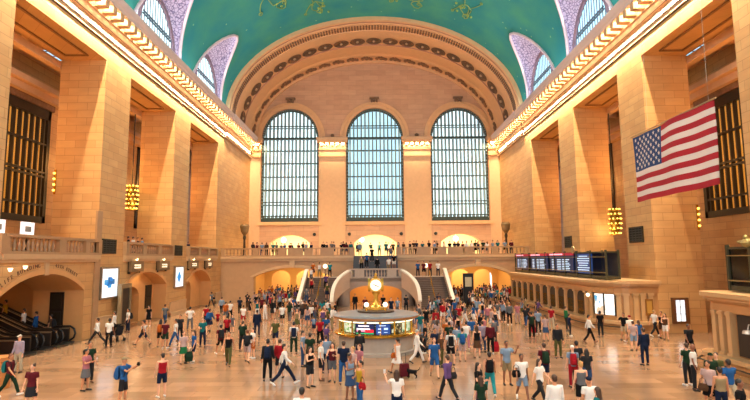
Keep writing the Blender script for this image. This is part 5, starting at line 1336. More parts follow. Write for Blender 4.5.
# ---- the visitors one can tell apart, each from where the photo shows the top of the head (u, v)
# (u, v, height, direction, pose, top, bottom, hair, skin, where, [carried things])
G1 = 'visitors on the concourse floor'
NEAR = [
 # left, by the escalators
 (20,334,1.78,'f','stand',('long','lavender'),('trousers','cream'),('cap','grey'),0,'before the dark escalators',[]),
 (11.5,352,1.68,'r','walk',('tee','maroon'),('trousers','dark green'),('short','auburn'),1,'at the left edge',[('backpack',BACK,'teal')]),
 (33,363,1.64,'f','stand',('tee','maroon'),('skirt','charcoal'),('bun','brown'),0,'at the bottom left',[]),
 (90.5,341,1.76,'fr','stand',('tee','dark green'),('trousers','charcoal'),('short','black'),1,'behind the phone user in pink',[]),
 (87,348,1.68,'r','phone',('tee','pink'),('skirt','grey'),('tail','black'),1,'left of the blue photographer',[('phone','HL','white')]),
 (100,311,1.72,'l','stand',('long','white'),('trousers','black'),('short','brown'),1,'farthest of the white shirts under the big poster',[]),
 (98,316,1.76,'l','stride',('long','white'),('trousers','charcoal'),('short','brown'),1,'first of the white shirts below the big poster',[]),
 (110,308,1.74,'fl','stand',('tee','white'),('trousers','navy'),('short','black'),1,'at the bronze gate board',[('backpack',BACK,'charcoal')]),
 (110,317.5,1.76,'b','stand',('tee','white'),('trousers','black'),('short','black'),2,'beside the dark pushchair',[]),
 (145.6,305,1.64,'f','stand',('tee','black'),('skirt','black'),('long','black'),0,'close to the left wall niche',[]),
 (144,318,1.66,'l','stride',('tank','white'),('shorts','navy'),('short','black'),1,'alone left of the red backpack pair',[('bag',(.2,.1,1.0),'brown')]),
 (165.5,303,1.78,'b','walk',('tee','grey'),('trousers','denim'),('short','black'),1,'at the pier with the diamond poster',[]),
 (161,318.5,1.68,'b','stand',('tank','orange'),('shorts','black'),('long','black'),1,'left one of the pair by the wall',[('backpack',BACK,'orange')]),
 (166,319,1.7,'b','stand',('tee','maroon'),('shorts','dark green'),('short','black'),1,'right one of the pair by the wall',[]),
 (174.5,318,1.72,'l','walk',('tee','white'),('trousers','blue'),('short','black'),1,'right of the orange backpack',[]),
 (180.5,314,1.7,'f','stand',('tee','charcoal'),('trousers','black'),('short','brown'),1,'behind the blue jeans and white tee',[('backpack',BACK,'dark green')]),
 (184,330.5,1.64,'fr','stand',('tee','pale pink'),('skirt','green'),('tail','brown'),0,'left of the blue tee and shorts',[('sack','SL','dark green')]),
 (193.5,330,1.6,'fl','lean',('tee','blue'),('shorts','navy'),('long','brown'),0,'next to the green skirt',[]),
 (203,317,1.76,'f','lean',('tee','teal'),('trousers','navy'),('short','brown'),0,'at left of the floor',[]),
 (190.5,306,1.78,'b','hips',('tee','white'),('trousers','grey'),('short','black'),0,'heading for the left wall',[]),
 (196.5,291,1.78,'bl','walk',('tee','grey'),('trousers','charcoal'),('short','black'),0,'by the farthest left niche',[('bag',(-.24,.05,1.0),'charcoal')]),
 (206.5,304,1.72,'b','walk',('tee','red'),('trousers','navy'),('short','black'),0,'left of the long blue back',[]),
 (210,307.5,1.72,'b','walk',('long','blue'),('skirt','navy'),('short','black'),1,'in the left crowd',[('backpack',BACK,'blue')]),
 (218,310.5,1.2,'f','walk',('tee','red'),('shorts','maroon'),('short','black'),1,'small child in the left crowd',[]),
 (124.5,356,1.76,'r','photo',('tee','blue'),('shorts','charcoal'),('cap','khaki'),1,'photographing at lower left',[('backpack',BACK,'blue'),('camera','HC','black')]),
 (163,352,1.68,'bl','stand',('tank','red'),('shorts','navy'),('short','black'),0,'alone right of the photographer',[]),
 # middle left
 (222,296,1.72,'b','walk',('long','light blue'),('trousers','charcoal'),('short','black'),0,'at the far left arch pier',[]),
 (226,301,1.72,'b','stand',('tee','orange'),('shorts','grey'),('short','brown'),0,'far left by the low arch',[('backpack',BACK,'orange')]),
 (230.5,300,1.7,'b','stand',('tee','white'),('trousers','black'),('short','black'),1,'next to the orange backpack',[]),
 (227.5,314.5,1.66,'b','stand',('tee','red'),('shorts','black'),('short','black'),1,'before the orange backpack',[('backpack',BACK,'red')]),
 (232.5,314,1.3,'f','stand',('tee','grey'),('shorts','grey'),('short','brown'),0,'child right of the red backpack',[]),
 (240,296,1.75,'b','walk',('tee','charcoal'),('trousers','black'),('short','black'),2,'between orange backpack and red shorts',[('backpack',BACK,'navy')]),
 (243.5,304,1.68,'b','walkb',('tee','white'),('shorts','red'),('short','black'),1,'in the left crowd',[]),
 (247.5,291.5,1.76,'f','walk',('tee','black'),('trousers','charcoal'),('short','black'),1,'at the left edge of the low left arch',[]),
 (256.5,293,1.74,'fr','walkb',('tee','black'),('trousers','denim'),('short','brown'),0,'entering from the low left arch',[]),
 (262,296,1.7,'f','stand',('tee','maroon'),('shorts','black'),('short','black'),1,'before the low left arch',[]),
 (271,294,1.7,'b','walk',('tee','red'),('trousers','charcoal'),('short','black'),0,'bright red below the low left arch',[]),
 (221,323,1.72,'bl','walk',('tee','maroon'),('shorts','black'),('short','black'),1,'left of the black tank top',[('backpack',BACK,'charcoal')]),
 (229,330,1.74,'f','walk',('tank','black'),('trousers','olive'),('short','brown'),1,'walking up the middle left',[]),
 (243,320,1.74,'b','stand',('tee','dark green'),('trousers','charcoal'),('short','brown'),0,'left of the grey backpack',[('backpack',BACK,'dark green')]),
 (247.8,328,1.72,'b','walk',('tee','charcoal'),('shorts','pale pink'),('short','auburn'),0,'walking away at middle left',[('backpack',BACK,'charcoal')]),
 (253,327,1.62,'fl','stand',('tee','white'),('shorts','orange'),('short','brown'),0,'right of the grey backpack',[]),
 (257.3,309,1.84,'b','stand',('long','navy'),('trousers','navy'),('short','black'),1,'tall and dark blue at middle left',[]),
 (275.6,317,1.76,'f','walk',('tee','olive'),('shorts','navy'),('short','auburn'),0,'behind the dark jacket',[]),
 (268,338,1.8,'b','stand',('long','charcoal'),('trousers','black'),('short','black'),1,'in a dark jacket left of the striding one',[('backpack',BACK,'navy')]),
 (284.5,341,1.8,'r','stride',('long','white'),('trousers','navy'),('short','black'),0,'crossing in front of the red top',[('bag',(-.25,-.02,.95),'navy')]),
 (280,338,1.72,'b','stand',('long','red'),('shorts','charcoal'),('short','brown'),0,'half hidden behind the striding one',[]),
 (294,321,1.78,'b','stand',('tee','white'),('trousers','dark green'),('short','black'),0,'left of the waiting group',[('backpack',BACK,'navy')]),
 (303,330,1.74,'r','stand',('tee','light blue'),('trousers','denim'),('short','black'),0,'at the left of the waiting group',[]),
 (310,332,1.74,'b','stand',('tee','dark green'),('trousers','charcoal'),('short','black'),1,'in the waiting group',[]),
 (310,346,1.64,'fr','fold',('tank','black'),('shorts','charcoal'),('long','brown'),0,'front of the waiting group',[]),
 (321,339,1.74,'r','stand',('tee','white'),('shorts','charcoal'),('short','black'),0,'front right of the waiting group',[]),
 (326,334,1.74,'b','stand',('tee','light blue'),('trousers','navy'),('short','brown'),0,'behind the white tee in the group',[]),
 (282.5,303,1.72,'b','walk',('tee','white'),('shorts','black'),('short','black'),1,'in the crowd below the left arch',[]),
 (280,292,1.72,'f','walk',('tee','purple'),('trousers','black'),('short','black'),1,'in the low left arch crowd',[]),
 (291,295,1.7,'b','stand',('tee','white'),('trousers','denim'),('short','brown'),0,'in the low left arch crowd',[]),
 (297,303,1.66,'b','stand',('tee','grey'),('shorts','black'),('long','black'),1,'left of three in shorts',[]),
 (302.5,304,1.66,'b','stand',('tee','charcoal'),('shorts','grey'),('long','brown'),0,'middle of three in shorts',[]),
 (307.5,305,1.66,'b','stand',('tank','pale pink'),('shorts','denim'),('long','black'),0,'right of three in shorts',[]),
 (314,315,1.3,'b','walk',('tee','blue'),('shorts','navy'),('short','black'),1,'child left of the booth',[('backpack',BACK,'light blue')]),
 (320,316.5,1.7,'f','stand',('tee','red'),('trousers','black'),('short','black'),1,'left of the booth roof',[]),
 (326,314,1.74,'b','stand',('tee','blue'),('trousers','charcoal'),('short','brown'),0,'left of the booth roof',[]),
 (316,298,1.7,'fl','stand',('tee','grey'),('trousers','black'),('short','black'),1,'below the left stairs',[]),
 (322,299,1.68,'b','stand',('tee','turquoise'),('trousers','navy'),('long','brown'),0,'below the left stairs',[]),
 (328,299,1.7,'b','stand',('tee','white'),('shorts','maroon'),('short','black'),0,'below the left stairs',[]),
 (302,386,1.74,'b','stand',('tee','white'),('trousers','charcoal'),('short','black'),1,'cut off at the bottom, left of centre',[]),
 # around the booth
 (340,322,1.68,'br','lean',('tee','purple'),('trousers','denim'),('short','black'),0,'at the left side of the booth counter',[]),
 (343.6,340,1.8,'b','stand',('tee','navy'),('trousers','blue'),('short','brown'),0,'tall in front of the booth',[]),
 (332.5,343,1.66,'f','phone',('tank','maroon'),('shorts','grey'),('long','brown'),0,'right end of the waiting group',[('phone','HL','charcoal')]),
 (351.5,343.5,1.66,'fl','stand',('tee','pale pink'),('trousers','grey'),('short','blond'),0,'before the booth drum',[]),
 (357,345.5,1.64,'fl','lean',('tee','pink'),('shorts','cream'),('short','auburn'),0,'before the booth drum',[]),
 (350,352.5,1.72,'fr','phone',('tank','light blue'),('skirt','denim'),('bun','black'),2,'lower centre beside the yellow tank top',[('phone','HL','white')]),
 (360,359.5,1.66,'fl','lean',('tank','yellow'),('trousers','blue'),('tail','black'),1,'lower centre',[('bag',(.26,-.1,.88),'red')]),
 (359.5,329,1.76,'b','lean',('long','charcoal'),('trousers','navy'),('short','black'),1,'leaning on the booth counter',[]),
 (397,336,1.68,'bl','walk',('tank','white'),('skirt','white'),('tail','black'),1,'right of the booth front',[('bag',(.25,.02,.92),'orange')]),
 (396.5,369,1.66,'b','armup',('tee','white'),('shorts','navy'),('long','brown'),0,'bottom centre, one arm up',[('phone','HL','white')]),
 (417,328,1.72,'r','walk',('long','white'),('trousers','white'),('short','grey'),0,'pushing a dark pushchair right of the booth',[]),
 (412.5,321,1.72,'l','lean',('tee','black'),('trousers','charcoal'),('short','black'),1,'at the right side of the booth counter',[]),
 (355,293,1.78,'f','stand',('long','black'),('trousers','charcoal'),('short','black'),1,'alone left in the orange arch under the landing',[]),
 (365,296,1.7,'f','stand',('tee','maroon'),('trousers','black'),('short','black'),1,'in the orange arch, left of the clock',[]),
 (383,294,1.74,'f','stand',('tee','black'),('trousers','navy'),('short','black'),1,'in the orange arch, just right of the clock',[]),
 (391,297,1.74,'f','stand',('tee','navy'),('trousers','navy'),('short','brown'),0,'in the orange arch, right half',[]),
 (397.5,297,1.7,'fl','stand',('tee','light blue'),('trousers','grey'),('short','black'),0,'at the right jamb of the orange arch',[]),
 (406,294,1.74,'b','stand',('tee','charcoal'),('trousers','black'),('short','black'),1,'at the foot of the right stairs',[]),
 # right of the booth
 (420,311,1.7,'b','stand',('tee','teal'),('trousers','light blue'),('short','black'),0,'behind the pushchair',[]),
 (426,306,1.7,'b','walk',('tee','black'),('shorts','charcoal'),('short','black'),1,'below the right stairs',[]),
 (432,298,1.7,'b','walk',('tee','white'),('trousers','grey'),('short','brown'),0,'at the right stair foot',[]),
 (435.6,308,1.68,'f','stand',('long','red'),('skirt','red'),('long','black'),1,'in a long red dress right of the booth',[]),
 (447.6,298,1.64,'b','walk',('tank','pink'),('skirt','black'),('long','black'),0,'near the right stair foot',[]),
 (454.5,298,1.76,'b','walk',('tee','blue'),('trousers','brown'),('short','black'),1,'in the right crowd, blue back',[]),
 (435,327,1.72,'f','stand',('tee','navy'),('trousers','charcoal'),('short','black'),1,'behind the blue tee and blue shorts',[]),
 (434,336,1.78,'f','walk',('tee','blue'),('shorts','blue'),('short','auburn'),0,'right of the booth, all in blue',[]),
 (440.5,332,1.64,'fr','stand',('tee','brown'),('trousers','olive'),('long','brown'),0,'just right of the all blue one',[]),
 (449,321,1.72,'b','stand',('tee','dark green'),('trousers','charcoal'),('short','black'),1,'above the dark backpack',[]),
 (450.5,329,1.76,'b','stand',('tee','white'),('shorts','black'),('short','black'),0,'middle right',[('backpack',BACK,'black')]),
 (462,327,1.7,'b','stand',('tee','turquoise'),('shorts','pale pink'),('short','brown'),0,'middle right',[('backpack',BACK,'blue')]),
 (456.5,324,1.64,'b','stand',('tee','light blue'),('shorts','white'),('short','brown'),0,'beside the blue backpack',[]),
 (466,320,1.66,'b','walk',('tee','white'),('trousers','pink'),('short','black'),0,'above the blue backpack',[]),
 (471,316,1.7,'b','stand',('tee','blue'),('shorts','khaki'),('short','black'),1,'right crowd',[]),
 (476.5,325,1.68,'b','stand',('tank','black'),('skirt','brown'),('long','brown'),0,'right crowd',[]),
 (482,320,1.74,'b','stand',('tee','lavender'),('trousers','denim'),('short','brown'),0,'right crowd',[]),
 (487.5,320,1.76,'b','stand',('long','maroon'),('trousers','black'),('cap','grey'),0,'in a grey cap, right crowd',[('sack','SR','red')]),
 (493,316.5,1.74,'b','stand',('long','grey'),('trousers','charcoal'),('short','brown'),0,'right crowd',[]),
 (487,304,1.68,'b','stand',('tee','pink'),('trousers','grey'),('short','brown'),0,'right crowd farther back',[]),
 (497,300,1.7,'b','walk',('tee','grey'),('trousers','white'),('short','brown'),0,'right crowd farther back',[]),
 (509,301.5,1.78,'b','stand',('long','grey'),('trousers','black'),('short','blond'),0,'suited, before the ticket office',[]),
 (517,302,1.66,'b','stand',('tee','pink'),('trousers','pale pink'),('short','auburn'),0,'beside the grey suit',[]),
 (528,303,1.7,'r','walk',('tee','charcoal'),('shorts','black'),('short','black'),1,'along the ticket counter',[]),
 (447,353,1.72,'bl','walk',('long','purple'),('trousers','charcoal'),('short','brown'),0,'lower middle',[('bag',(-.27,.04,.92),'charcoal')]),
 (489,350,1.7,'b','walk',('tank','maroon'),('trousers','turquoise'),('short','black'),1,'lower middle',[('backpack',BACK,'black')]),
 (478,361.5,1.66,'fr','lean',('tee','black'),('trousers','pink'),('long','black'),0,'lower middle, dark haired',[]),
 (480.5,375,1.5,'b','stand',('tee','dark green'),('trousers','charcoal'),('long','brown'),0,'at the bottom, centre right',[]),
 (506,340,1.8,'f','armup',('tee','light blue'),('shorts','khaki'),('short','black'),2,'hand at the ear, centre right',[]),
 (521,352,1.74,'f','walk',('tee','white'),('shorts','light blue'),('short','black'),2,'centre right',[('bag',(-.24,-.12,1.02),'black')]),
 (535,355,1.66,'fr','walkb',('tee','white'),('trousers','charcoal'),('long','brown'),0,'lower right, long haired',[]),
 (543.5,342,1.76,'b','stand',('tee','maroon'),('shorts','navy'),('short','brown'),0,'lower right',[('backpack',BACK,'dark green')]),
 (557,323,1.78,'f','stand',('long','charcoal'),('trousers','olive'),('short','black'),1,'standing alone right of centre',[]),
 (554,373.5,1.8,'b','stand',('long','white'),('trousers','grey'),('short','brown'),1,'cut off at the bottom, right of centre',[]),
 (572,344.5,1.68,'b','stand',('tee','light blue'),('trousers','red'),('cap','white'),0,'wearing a white cap at lower right',[('backpack',BACK,'red')]),
 (578,341,1.78,'b','stand',('tee','charcoal'),('trousers','dark green'),('short','black'),1,'between red backpack and blue shorts',[]),
 (586,348,1.64,'b','stand',('tee','charcoal'),('shorts','denim'),('long','black'),0,'right of the red backpack',[]),
 (580,360,1.74,'b','stand',('tank','grey'),('shorts','black'),('short','blond'),0,'below the red backpack',[]),
 (588.5,375.5,1.7,'b','stand',('tee','white'),('shorts','black'),('cap','navy'),1,'bottom right of centre in a dark cap',[]),
 (597,386,1.62,'bl','stand',('tee','teal'),('skirt','charcoal'),('long','brown'),0,'at the bottom right of the dark cap',[]),
 (531,311,1.74,'b','stand',('tee','charcoal'),('trousers','black'),('short','black'),1,'left in the trio before the counter',[('backpack',BACK,'dark green')]),
 (537.5,308,1.74,'b','stand',('tee','light blue'),('trousers','charcoal'),('short','brown'),0,'middle of the trio before the counter',[('sack','SL','red')]),
 (545,314,1.64,'b','stand',('tee','pale pink'),('skirt','denim'),('tail','brown'),0,'right in the trio before the counter',[]),
 (551,305.5,1.72,'br','stand',('tee','red'),('trousers','cream'),('short','brown'),0,'at the ticket counter',[]),
 (565.5,305.5,1.76,'r','lean',('long','green'),('trousers','charcoal'),('short','brown'),0,'leaning at the ticket counter',[]),
 (569,313,1.5,'r','lean',('tee','navy'),('trousers','charcoal'),('short','black'),1,'beside the green one at the counter',[]),
 (587,306,1.72,'b','stand',('tee','black'),('trousers','charcoal'),('short','black'),2,'behind the white shirt near the lit window',[]),
 (588.5,313.5,1.76,'r','walk',('long','white'),('trousers','black'),('short','black'),1,'in front of the lit ticket window',[]),
 (623,312,1.72,'fl','hips',('tee','black'),('shorts','cream'),('short','black'),1,'right of the lit ticket window',[]),
 (629,314,1.72,'b','walk',('tee','white'),('shorts','khaki'),('cap','red'),0,'right of the black tee and cream shorts',[]),
 (632.5,320,1.66,'b','stand',('tee','pale pink'),('shorts','light blue'),('short','brown'),0,'left of the dark suit',[]),
 (638,319.5,1.5,'b','stand',('tee','blue'),('skirt','blue'),('long','brown'),0,'just left of the dark suit',[]),
 (643,327,1.8,'b','stand',('long','navy'),('trousers','navy'),('short','brown'),1,'suited, alone before the right pier',[]),
 (650,308,1.78,'r','walk',('tee','white'),('trousers','charcoal'),('short','blond'),0,'by the right pier, taking a step',[]),
 (657,310,1.72,'fl','lean',('tank','black'),('shorts','brown'),('short','black'),1,'by the right pier',[]),
 (661,312,1.66,'fl','lean',('tank','brown'),('shorts','white'),('long','brown'),0,'by the right pier in white shorts',[]),
 (688,322.5,1.78,'f','walk',('tee','charcoal'),('trousers','black'),('short','black'),2,'coming in below the lit display',[]),
 (685.5,342,1.72,'b','stand',('tee','dark green'),('trousers','charcoal'),('short','brown'),0,'left of the bald one',[]),
 (692,343,1.8,'fr','stand',('tee','white'),('trousers','charcoal'),('bald',''),2,'bald, at lower right',[]),
 (710,352,1.7,'f','stand',('tee','dark green'),('trousers','black'),('cap','dark green'),1,'behind the pale pink tee at lower right',[]),
 (717,352,1.64,'fl','stand',('tee','olive'),('trousers','khaki'),('short','brown'),0,'right of the green cap',[]),
 (707,360,1.68,'fl','stand',('tee','pale pink'),('skirt','black'),('bun','black'),1,'at lower right',[('bag',(-.1,-.24,.86),'brown')]),
 (719,366,1.68,'b','stand',('tank','khaki'),('trousers','navy'),('short','black'),1,'lower right, patterned sleeveless top',[]),
 (727.5,357,1.74,'b','walk',('tee','blue'),('trousers','cream'),('short','black'),2,'lower right before the near ticket office',[]),
 (739,378,1.78,'fr','stand',('tee','black'),('trousers','charcoal'),('short','black'),2,'at the bottom right corner',[]),
]
PLACED = []
rng = random.Random(21)
SHC = ['black', 'white', 'black', 'brown']
def shorten(w):
    w = ' '.join(w.split()).replace('long sleeved', 'long-sleeved')
    while len(w.split()) > 15 and ' the ' in w[12:]:
        i = w.rindex(' the '); w = w[:i] + w[i + 4:]
    if len(w.split()) > 16: print('LONG', len(w.split()), w)
    return w
def label_for(top, bot, pose, where):
    if top[1] == bot[1] and bot[0] == 'skirt': w = 'person in %s dress %s' % (top[1], where)
    else: w = 'person in %s %s and %s %s %s' % (top[1], TW[top[0]], bot[1], BW[bot[0]], where)
    return shorten(w)
for i, (u, v, h, d, pose, top, bot, hair, skin, where, things) in enumerate(NEAR):
    h *= .935; p = on_plane(u, v + .5, h); p.z = 0
    dv = Vector((p.x, p.y - BYc))
    if dv.length < 2.75 : dv = dv.normalized() * 2.75; p.x, p.y = dv.x, BYc + dv.y
    if p.y > 33: p.x = max(p.x, -17.2)
    if 34 < p.y < 58: p.x = min(p.x, 13.9)
    for _ in range(30):
        moved = False
        for q in PLACED:
            dv = Vector((p.x - q.x, p.y - q.y))
            if dv.length < .6:
                dv = dv if dv.length > .01 else Vector((.01, .3)); p.x += dv.x / dv.length * .05 * .3; p.y += (1 if dv.y >= 0 else -1) * .1; moved = True
        if not moved: break
    if p.x > 13.6 and 32.9 < p.y < 37.5: p.y = 32.9
    PLACED.append(p.copy())
    o = person((p.x, p.y, 0), math.radians(DIR[d] + rng.uniform(-8, 8)), pose, top, bot, label_for(top, bot, pose, where), hair, skin, SHC[i % 4], h, G1)
    for kind, at, col in things:
        if at == 'HL': at = hand_at(pose, 'l', -.05)
        elif at == 'HC': a1, a2 = hand_at(pose, 'l'), hand_at(pose, 'r'); at = tuple((m_ + n_) / 2 for m_, n_ in zip(a1, a2))
        elif at in ('SL', 'SR'): at = hand_at(pose, at[1].lower(), .40)
        nm = {'backpack': 'backpack', 'bag': 'handbag', 'sack': 'carrier bag', 'phone': 'phone', 'camera': 'camera'}[kind]
        on = {'backpack': 'worn by', 'bag': 'carried by', 'sack': 'held by', 'phone': 'held by', 'camera': 'held up by'}[kind]
        lab = shorten('%s %s %s the person in %s, %s' % (col, nm, on, top[1], where))
        carry(o, kind, at, col, lab)
        if lab in USED: print('DUPLICATE LABEL', lab)
        USED[lab] = 1

# riders on the escalator
for x, top, bot, hair, w in ((-22.5, ('tee', 'yellow'), ('shorts', 'black'), ('short', 'black'), 'topmost rider on the escalator'), (-21.35, ('tee', 'white'), ('trousers', 'charcoal'), ('short', 'black'), 'second rider from the top of the escalator'),
                          (-20.6, ('long', 'blue'), ('trousers', 'blue'), ('short', 'black'), 'third rider on the escalator'), (-19.7, ('tee', 'brown'), ('trousers', 'khaki'), ('short', 'black'), 'just stepping onto the escalator')):
    xl = x + 18.9; k = max(0, math.floor((-xl - .9) / .4)); xs = -.9 - k * .4; z = max(0, (-xs - 1.4) * .45) + .085 if xl < -.9 else .055
    o = person((x, 32.1, z), math.radians(-80), 'stand', top, bot, label_for(top, bot, 'stand', w), hair, 1, 'black', 1.70, 'escalator riders')
    if x > -20: carry(o, 'backpack', BACK, 'charcoal', 'charcoal backpack of the person just stepping onto the escalator')

# ---- far figures: each one mesh, with skin, hair, top and bottom told apart by material
def far_mesh(pose, top, bot, hair):
    J = joints(POSE[pose]); parts = []
    mb = MB(); torso(mb, 0, 0, 2); mb.tube([vec(0, .01, 1.4), vec(0, 0, 1.56)], .055, 8).ball((0, -.004, 1.64), .078, .095, .112, 10, 8)
    for k in 'rl':
        mb.tube([J['hip' + k], J['knee' + k], J['ank' + k]], [.08, .052, .036], 8); mb.tube([J['heel' + k], J['toe' + k]], [.04, .034], 6)
        mb.tube([J['sh' + k], J['elb' + k], J['wri' + k], J['wri' + k] + J['hd' + k] * .15], [.05, .036, .028, .022], 8)
    body = remesh(shift(mb, J['dz']), .032, 1)
    res = MB()
    def merge(me, mi):
        o = len(res.v); res.v += [tuple(v.co) for v in me.vertices]
        for q in me.polygons: res.f.append(tuple(o + i for i in q.vertices)); res.m.append(mi)
        bpy.data.meshes.remove(me)
    merge(body, 0)
    def coarse(fn, *a):
        return fn(*a)
    for me, mi in ((hair_mesh(hair, J['dz']), 1), (top_mesh(J, top), 2), (bottom_mesh(J, bot), 3)):
        bm = bmesh.new(); bm.from_mesh(me); bmesh.ops.dissolve_limit(bm, angle_limit=.12, verts=bm.verts, edges=bm.edges); bm.to_mesh(me); bm.free(); merge(me, mi)
    o = res.build('t', [SKIN[0], HAIRM['black'], CLM['white'], CLM['black']], None, True); me = o.data; bpy.data.objects.remove(o)
    return me
_FM = {}
def far_person(pos, rz, pose, top, bot, hair, skin, h, label, group):
    me = get(_FM, (pose, top[0], bot[0], hair[0]), lambda: far_mesh(pose, top[0], bot[0], hair[0]))
    o = obj_of('person', me, [SKIN[skin], HAIRM[hair[1]], CLM[top[1]], CLM[bot[1]]]); k = h / 1.76
    o.location = pos; o.rotation_euler = (0, 0, rz); o.scale = (k, k, k); tag(o, label, 'person', group)
    if label in USED: print('DUPLICATE LABEL', label)
    USED[label] = o
    return o
TOPC = ['white', 'black', 'charcoal', 'grey', 'navy', 'blue', 'light blue', 'teal', 'red', 'maroon', 'pink', 'dark green', 'olive', 'khaki', 'orange', 'yellow', 'purple', 'pale pink', 'black', 'white', 'navy', 'turquoise']
BOTC = ['black', 'charcoal', 'navy', 'denim', 'grey', 'khaki', 'black', 'white', 'brown', 'olive']
DIM = ['black', 'charcoal', 'navy', 'grey', 'white', 'maroon', 'dark green', 'black', 'brown', 'blue', 'teal', 'charcoal', 'navy', 'light blue']
def combo(where, rg, tries=90):
    for _ in range(tries):
        top = (rg.choice(['tee', 'tee', 'long', 'tank']), rg.choice(DIM if 'balcony' in where or 'arch' in where else TOPC)); bot = (rg.choice(['trousers', 'trousers', 'shorts', 'skirt']), rg.choice(BOTC))
        lab = label_for(top, bot, 'stand', where)
        if lab not in USED: return top, bot, lab
ANG = {'f': 0, 'b': PI}
def crowd(n, us, vs, where, group, seed, zfun=None, h0=1.48, h1=1.72, keep=None, facing=None, dmin=.66, clear=None):
    rg = random.Random(seed); done = 0; tries = 0
    while done < n and tries < n * 60:
        tries += 1
        u, v = rg.uniform(*us), rg.uniform(*vs); h = rg.uniform(h0, h1)
        p = on_plane(u, v, h)
        if p.y > 72 or p.y < 10: continue
        if any((p.x - q.x) ** 2 + (p.y - q.y) ** 2 < dmin ** 2 for q in PLACED): continue
        if clear and not clear(p): continue
        PLACED.append(p.copy())
        top, bot, lab = combo(where, rg); pose = rg.choice(['stand', 'walk', 'stand', 'walkb'])
        rz = rg.uniform(0, 2 * PI) if facing is None else facing + rg.uniform(-.5, .5)
        far_person((p.x, p.y, 0), rz, pose, top, bot, (rg.choice(['short', 'short', 'long']), rg.choice(['black', 'black', 'brown', 'brown', 'auburn', 'blond'])), rg.choice([0, 0, 1, 1, 2]), h, lab, group)
        done += 1
def free(p):
    if abs(p.x) < 9.0 and p.y > 50.6 and not (abs(p.x) < 2.4 and p.y < 54.3): return False
    if math.hypot(p.x, p.y - BYc) < 2.9: return False
    if p.y > 61.6 and not (-14.2 < p.x < -5.6 or 8.3 < p.x < 16.0): return False
    if p.x > 13.9 and p.y < 58.2: return False
    if p.x < -17.8: return False
    if abs(p.x - 9.9) < 1 and abs(p.y - 56.3) < .6: return False
    return True
def mass(n, us, vs, seed, label):
    rg = random.Random(seed); bm = bmesh.new(); mats = SKIN + list(HAIRM.values()) + list(CLM.values()); ix = {m.name: i for i, m in enumerate(mats)}; done = t = 0
    while done < n and t < n * 80:
        t += 1; h = rg.uniform(1.5, 1.72); p = on_plane(rg.uniform(*us), rg.uniform(*vs), h)
        if p.y > 72 or not free(p) or any((p.x - q.x) ** 2 + (p.y - q.y) ** 2 < .3 for q in PLACED): continue
        PLACED.append(p.copy()); done += 1
        me = get(_FM, (rg.choice(['stand', 'walk']), rg.choice(['tee', 'long']), rg.choice(['trousers', 'shorts']), rg.choice(['short', 'long'])), None) if False else None
        key = rg.choice(sorted(k for k in _FM)); me = _FM[key]; n0, f0 = len(bm.verts), len(bm.faces)
        bm.from_mesh(me); bm.verts.ensure_lookup_table(); bm.faces.ensure_lookup_table()
        M_ = Matrix.Translation((p.x, p.y, 0)) @ Matrix.Rotation(rg.uniform(0, 2 * PI), 4, 'Z') @ Matrix.Scale(h / 1.76, 4)
        for v_ in bm.verts[n0:]: v_.co = M_ @ v_.co
        sel = [ix[rg.choice(SKIN[:3]).name], ix[rg.choice(list(HAIRM.values())[:3]).name], ix[CLM[rg.choice(TOPC)].name], ix[CLM[rg.choice(BOTC)].name]]
        for f_ in bm.faces[f0:]: f_.material_index = sel[min(3, f_.material_index)]
    me = bpy.data.meshes.new('crowd'); bm.to_mesh(me); bm.free()
    for m in mats: me.materials.append(m)
    o = bpy.data.objects.new('crowd', me); COL.objects.link(o); o['kind'] = 'stuff'; tag(o, label, 'crowd')
G2 = 'crowd before the low arches'
crowd(26, (246, 318), (291, 302), 'in the crowd before the low left arch', G2, 2, clear=free)
crowd(10, (296, 336), (298, 309), 'in the crowd left of the clock', G2, 3, clear=free)
crowd(34, (428, 506), (289, 301), 'in the crowd before the low right arch', G2, 5, clear=free)
crowd(16, (410, 500), (301, 314), 'in the crowd right of the clock', G2, 6, clear=free)
crowd(6, (425, 500), (314, 326), 'in the crowd right of the booth', G2, 7, clear=free)
crowd(5, (515, 560), (297, 306), 'along the ticket office front', G2, 8, clear=free)
mass(46, (252, 314), (282, 292), 1, 'dense far crowd inside the low left arch')
mass(60, (442, 510), (280, 290), 4, 'dense far crowd inside the low right arch')
# on the stairs and landing (z of the step under the feet)
rg = random.Random(9)
def on_step(y): return min(LZ, LZ * math.floor((y - 51.6) / (6.0 / 17) + 1) / 17)
for k, (x, y, d) in enumerate(((-6.9, 56.2, 'b'), (-6.2, 57.9, 'b'), (-7.0, 58.8, 'f'), (-5.2, 55.0, 'b'), (-5.0, 57.4, 'b'), (-6.6, 54.3, 'b'), (-4.9, 53.2, 'f'), (-6.9, 52.6, 'b'))):
    if y < 57.6: y = 51.6 + math.floor((y - 51.6) / (6 / 17)) * 6 / 17 + .15
    where = 'on the left stairs'; top, bot, lab = combo(where, rg)
    far_person((x, y, on_step(y) + .005), ANG[d] + rg.uniform(-.3, .3), 'stand', top, bot, ('short', rg.choice(['black', 'brown'])), rg.choice([0, 1]), 1.72, lab, 'people on the stairs')
for k, (x, y, d, t, b) in enumerate(((4.7, 58.3, 'f', ('tee', 'blue'), ('trousers', 'navy')), (5.35, 58.2, 'f', ('tee', 'maroon'), ('shorts', 'black')), (6.0, 57.8, 'f', ('tee', 'red'), ('trousers', 'charcoal')), (6.9, 57.9, 'f', ('tee', 'white'), ('trousers', 'navy')))):
    lab = label_for(t, b, '', 'at the top of the right stairs')
    far_person((x, y, LZ + .003 if y > 57.6 else on_step(y)), ANG[d] + rg.uniform(-.3, .3), 'stand', t, b, ('short', 'black'), 1, 1.74, lab, 'people on the stairs')
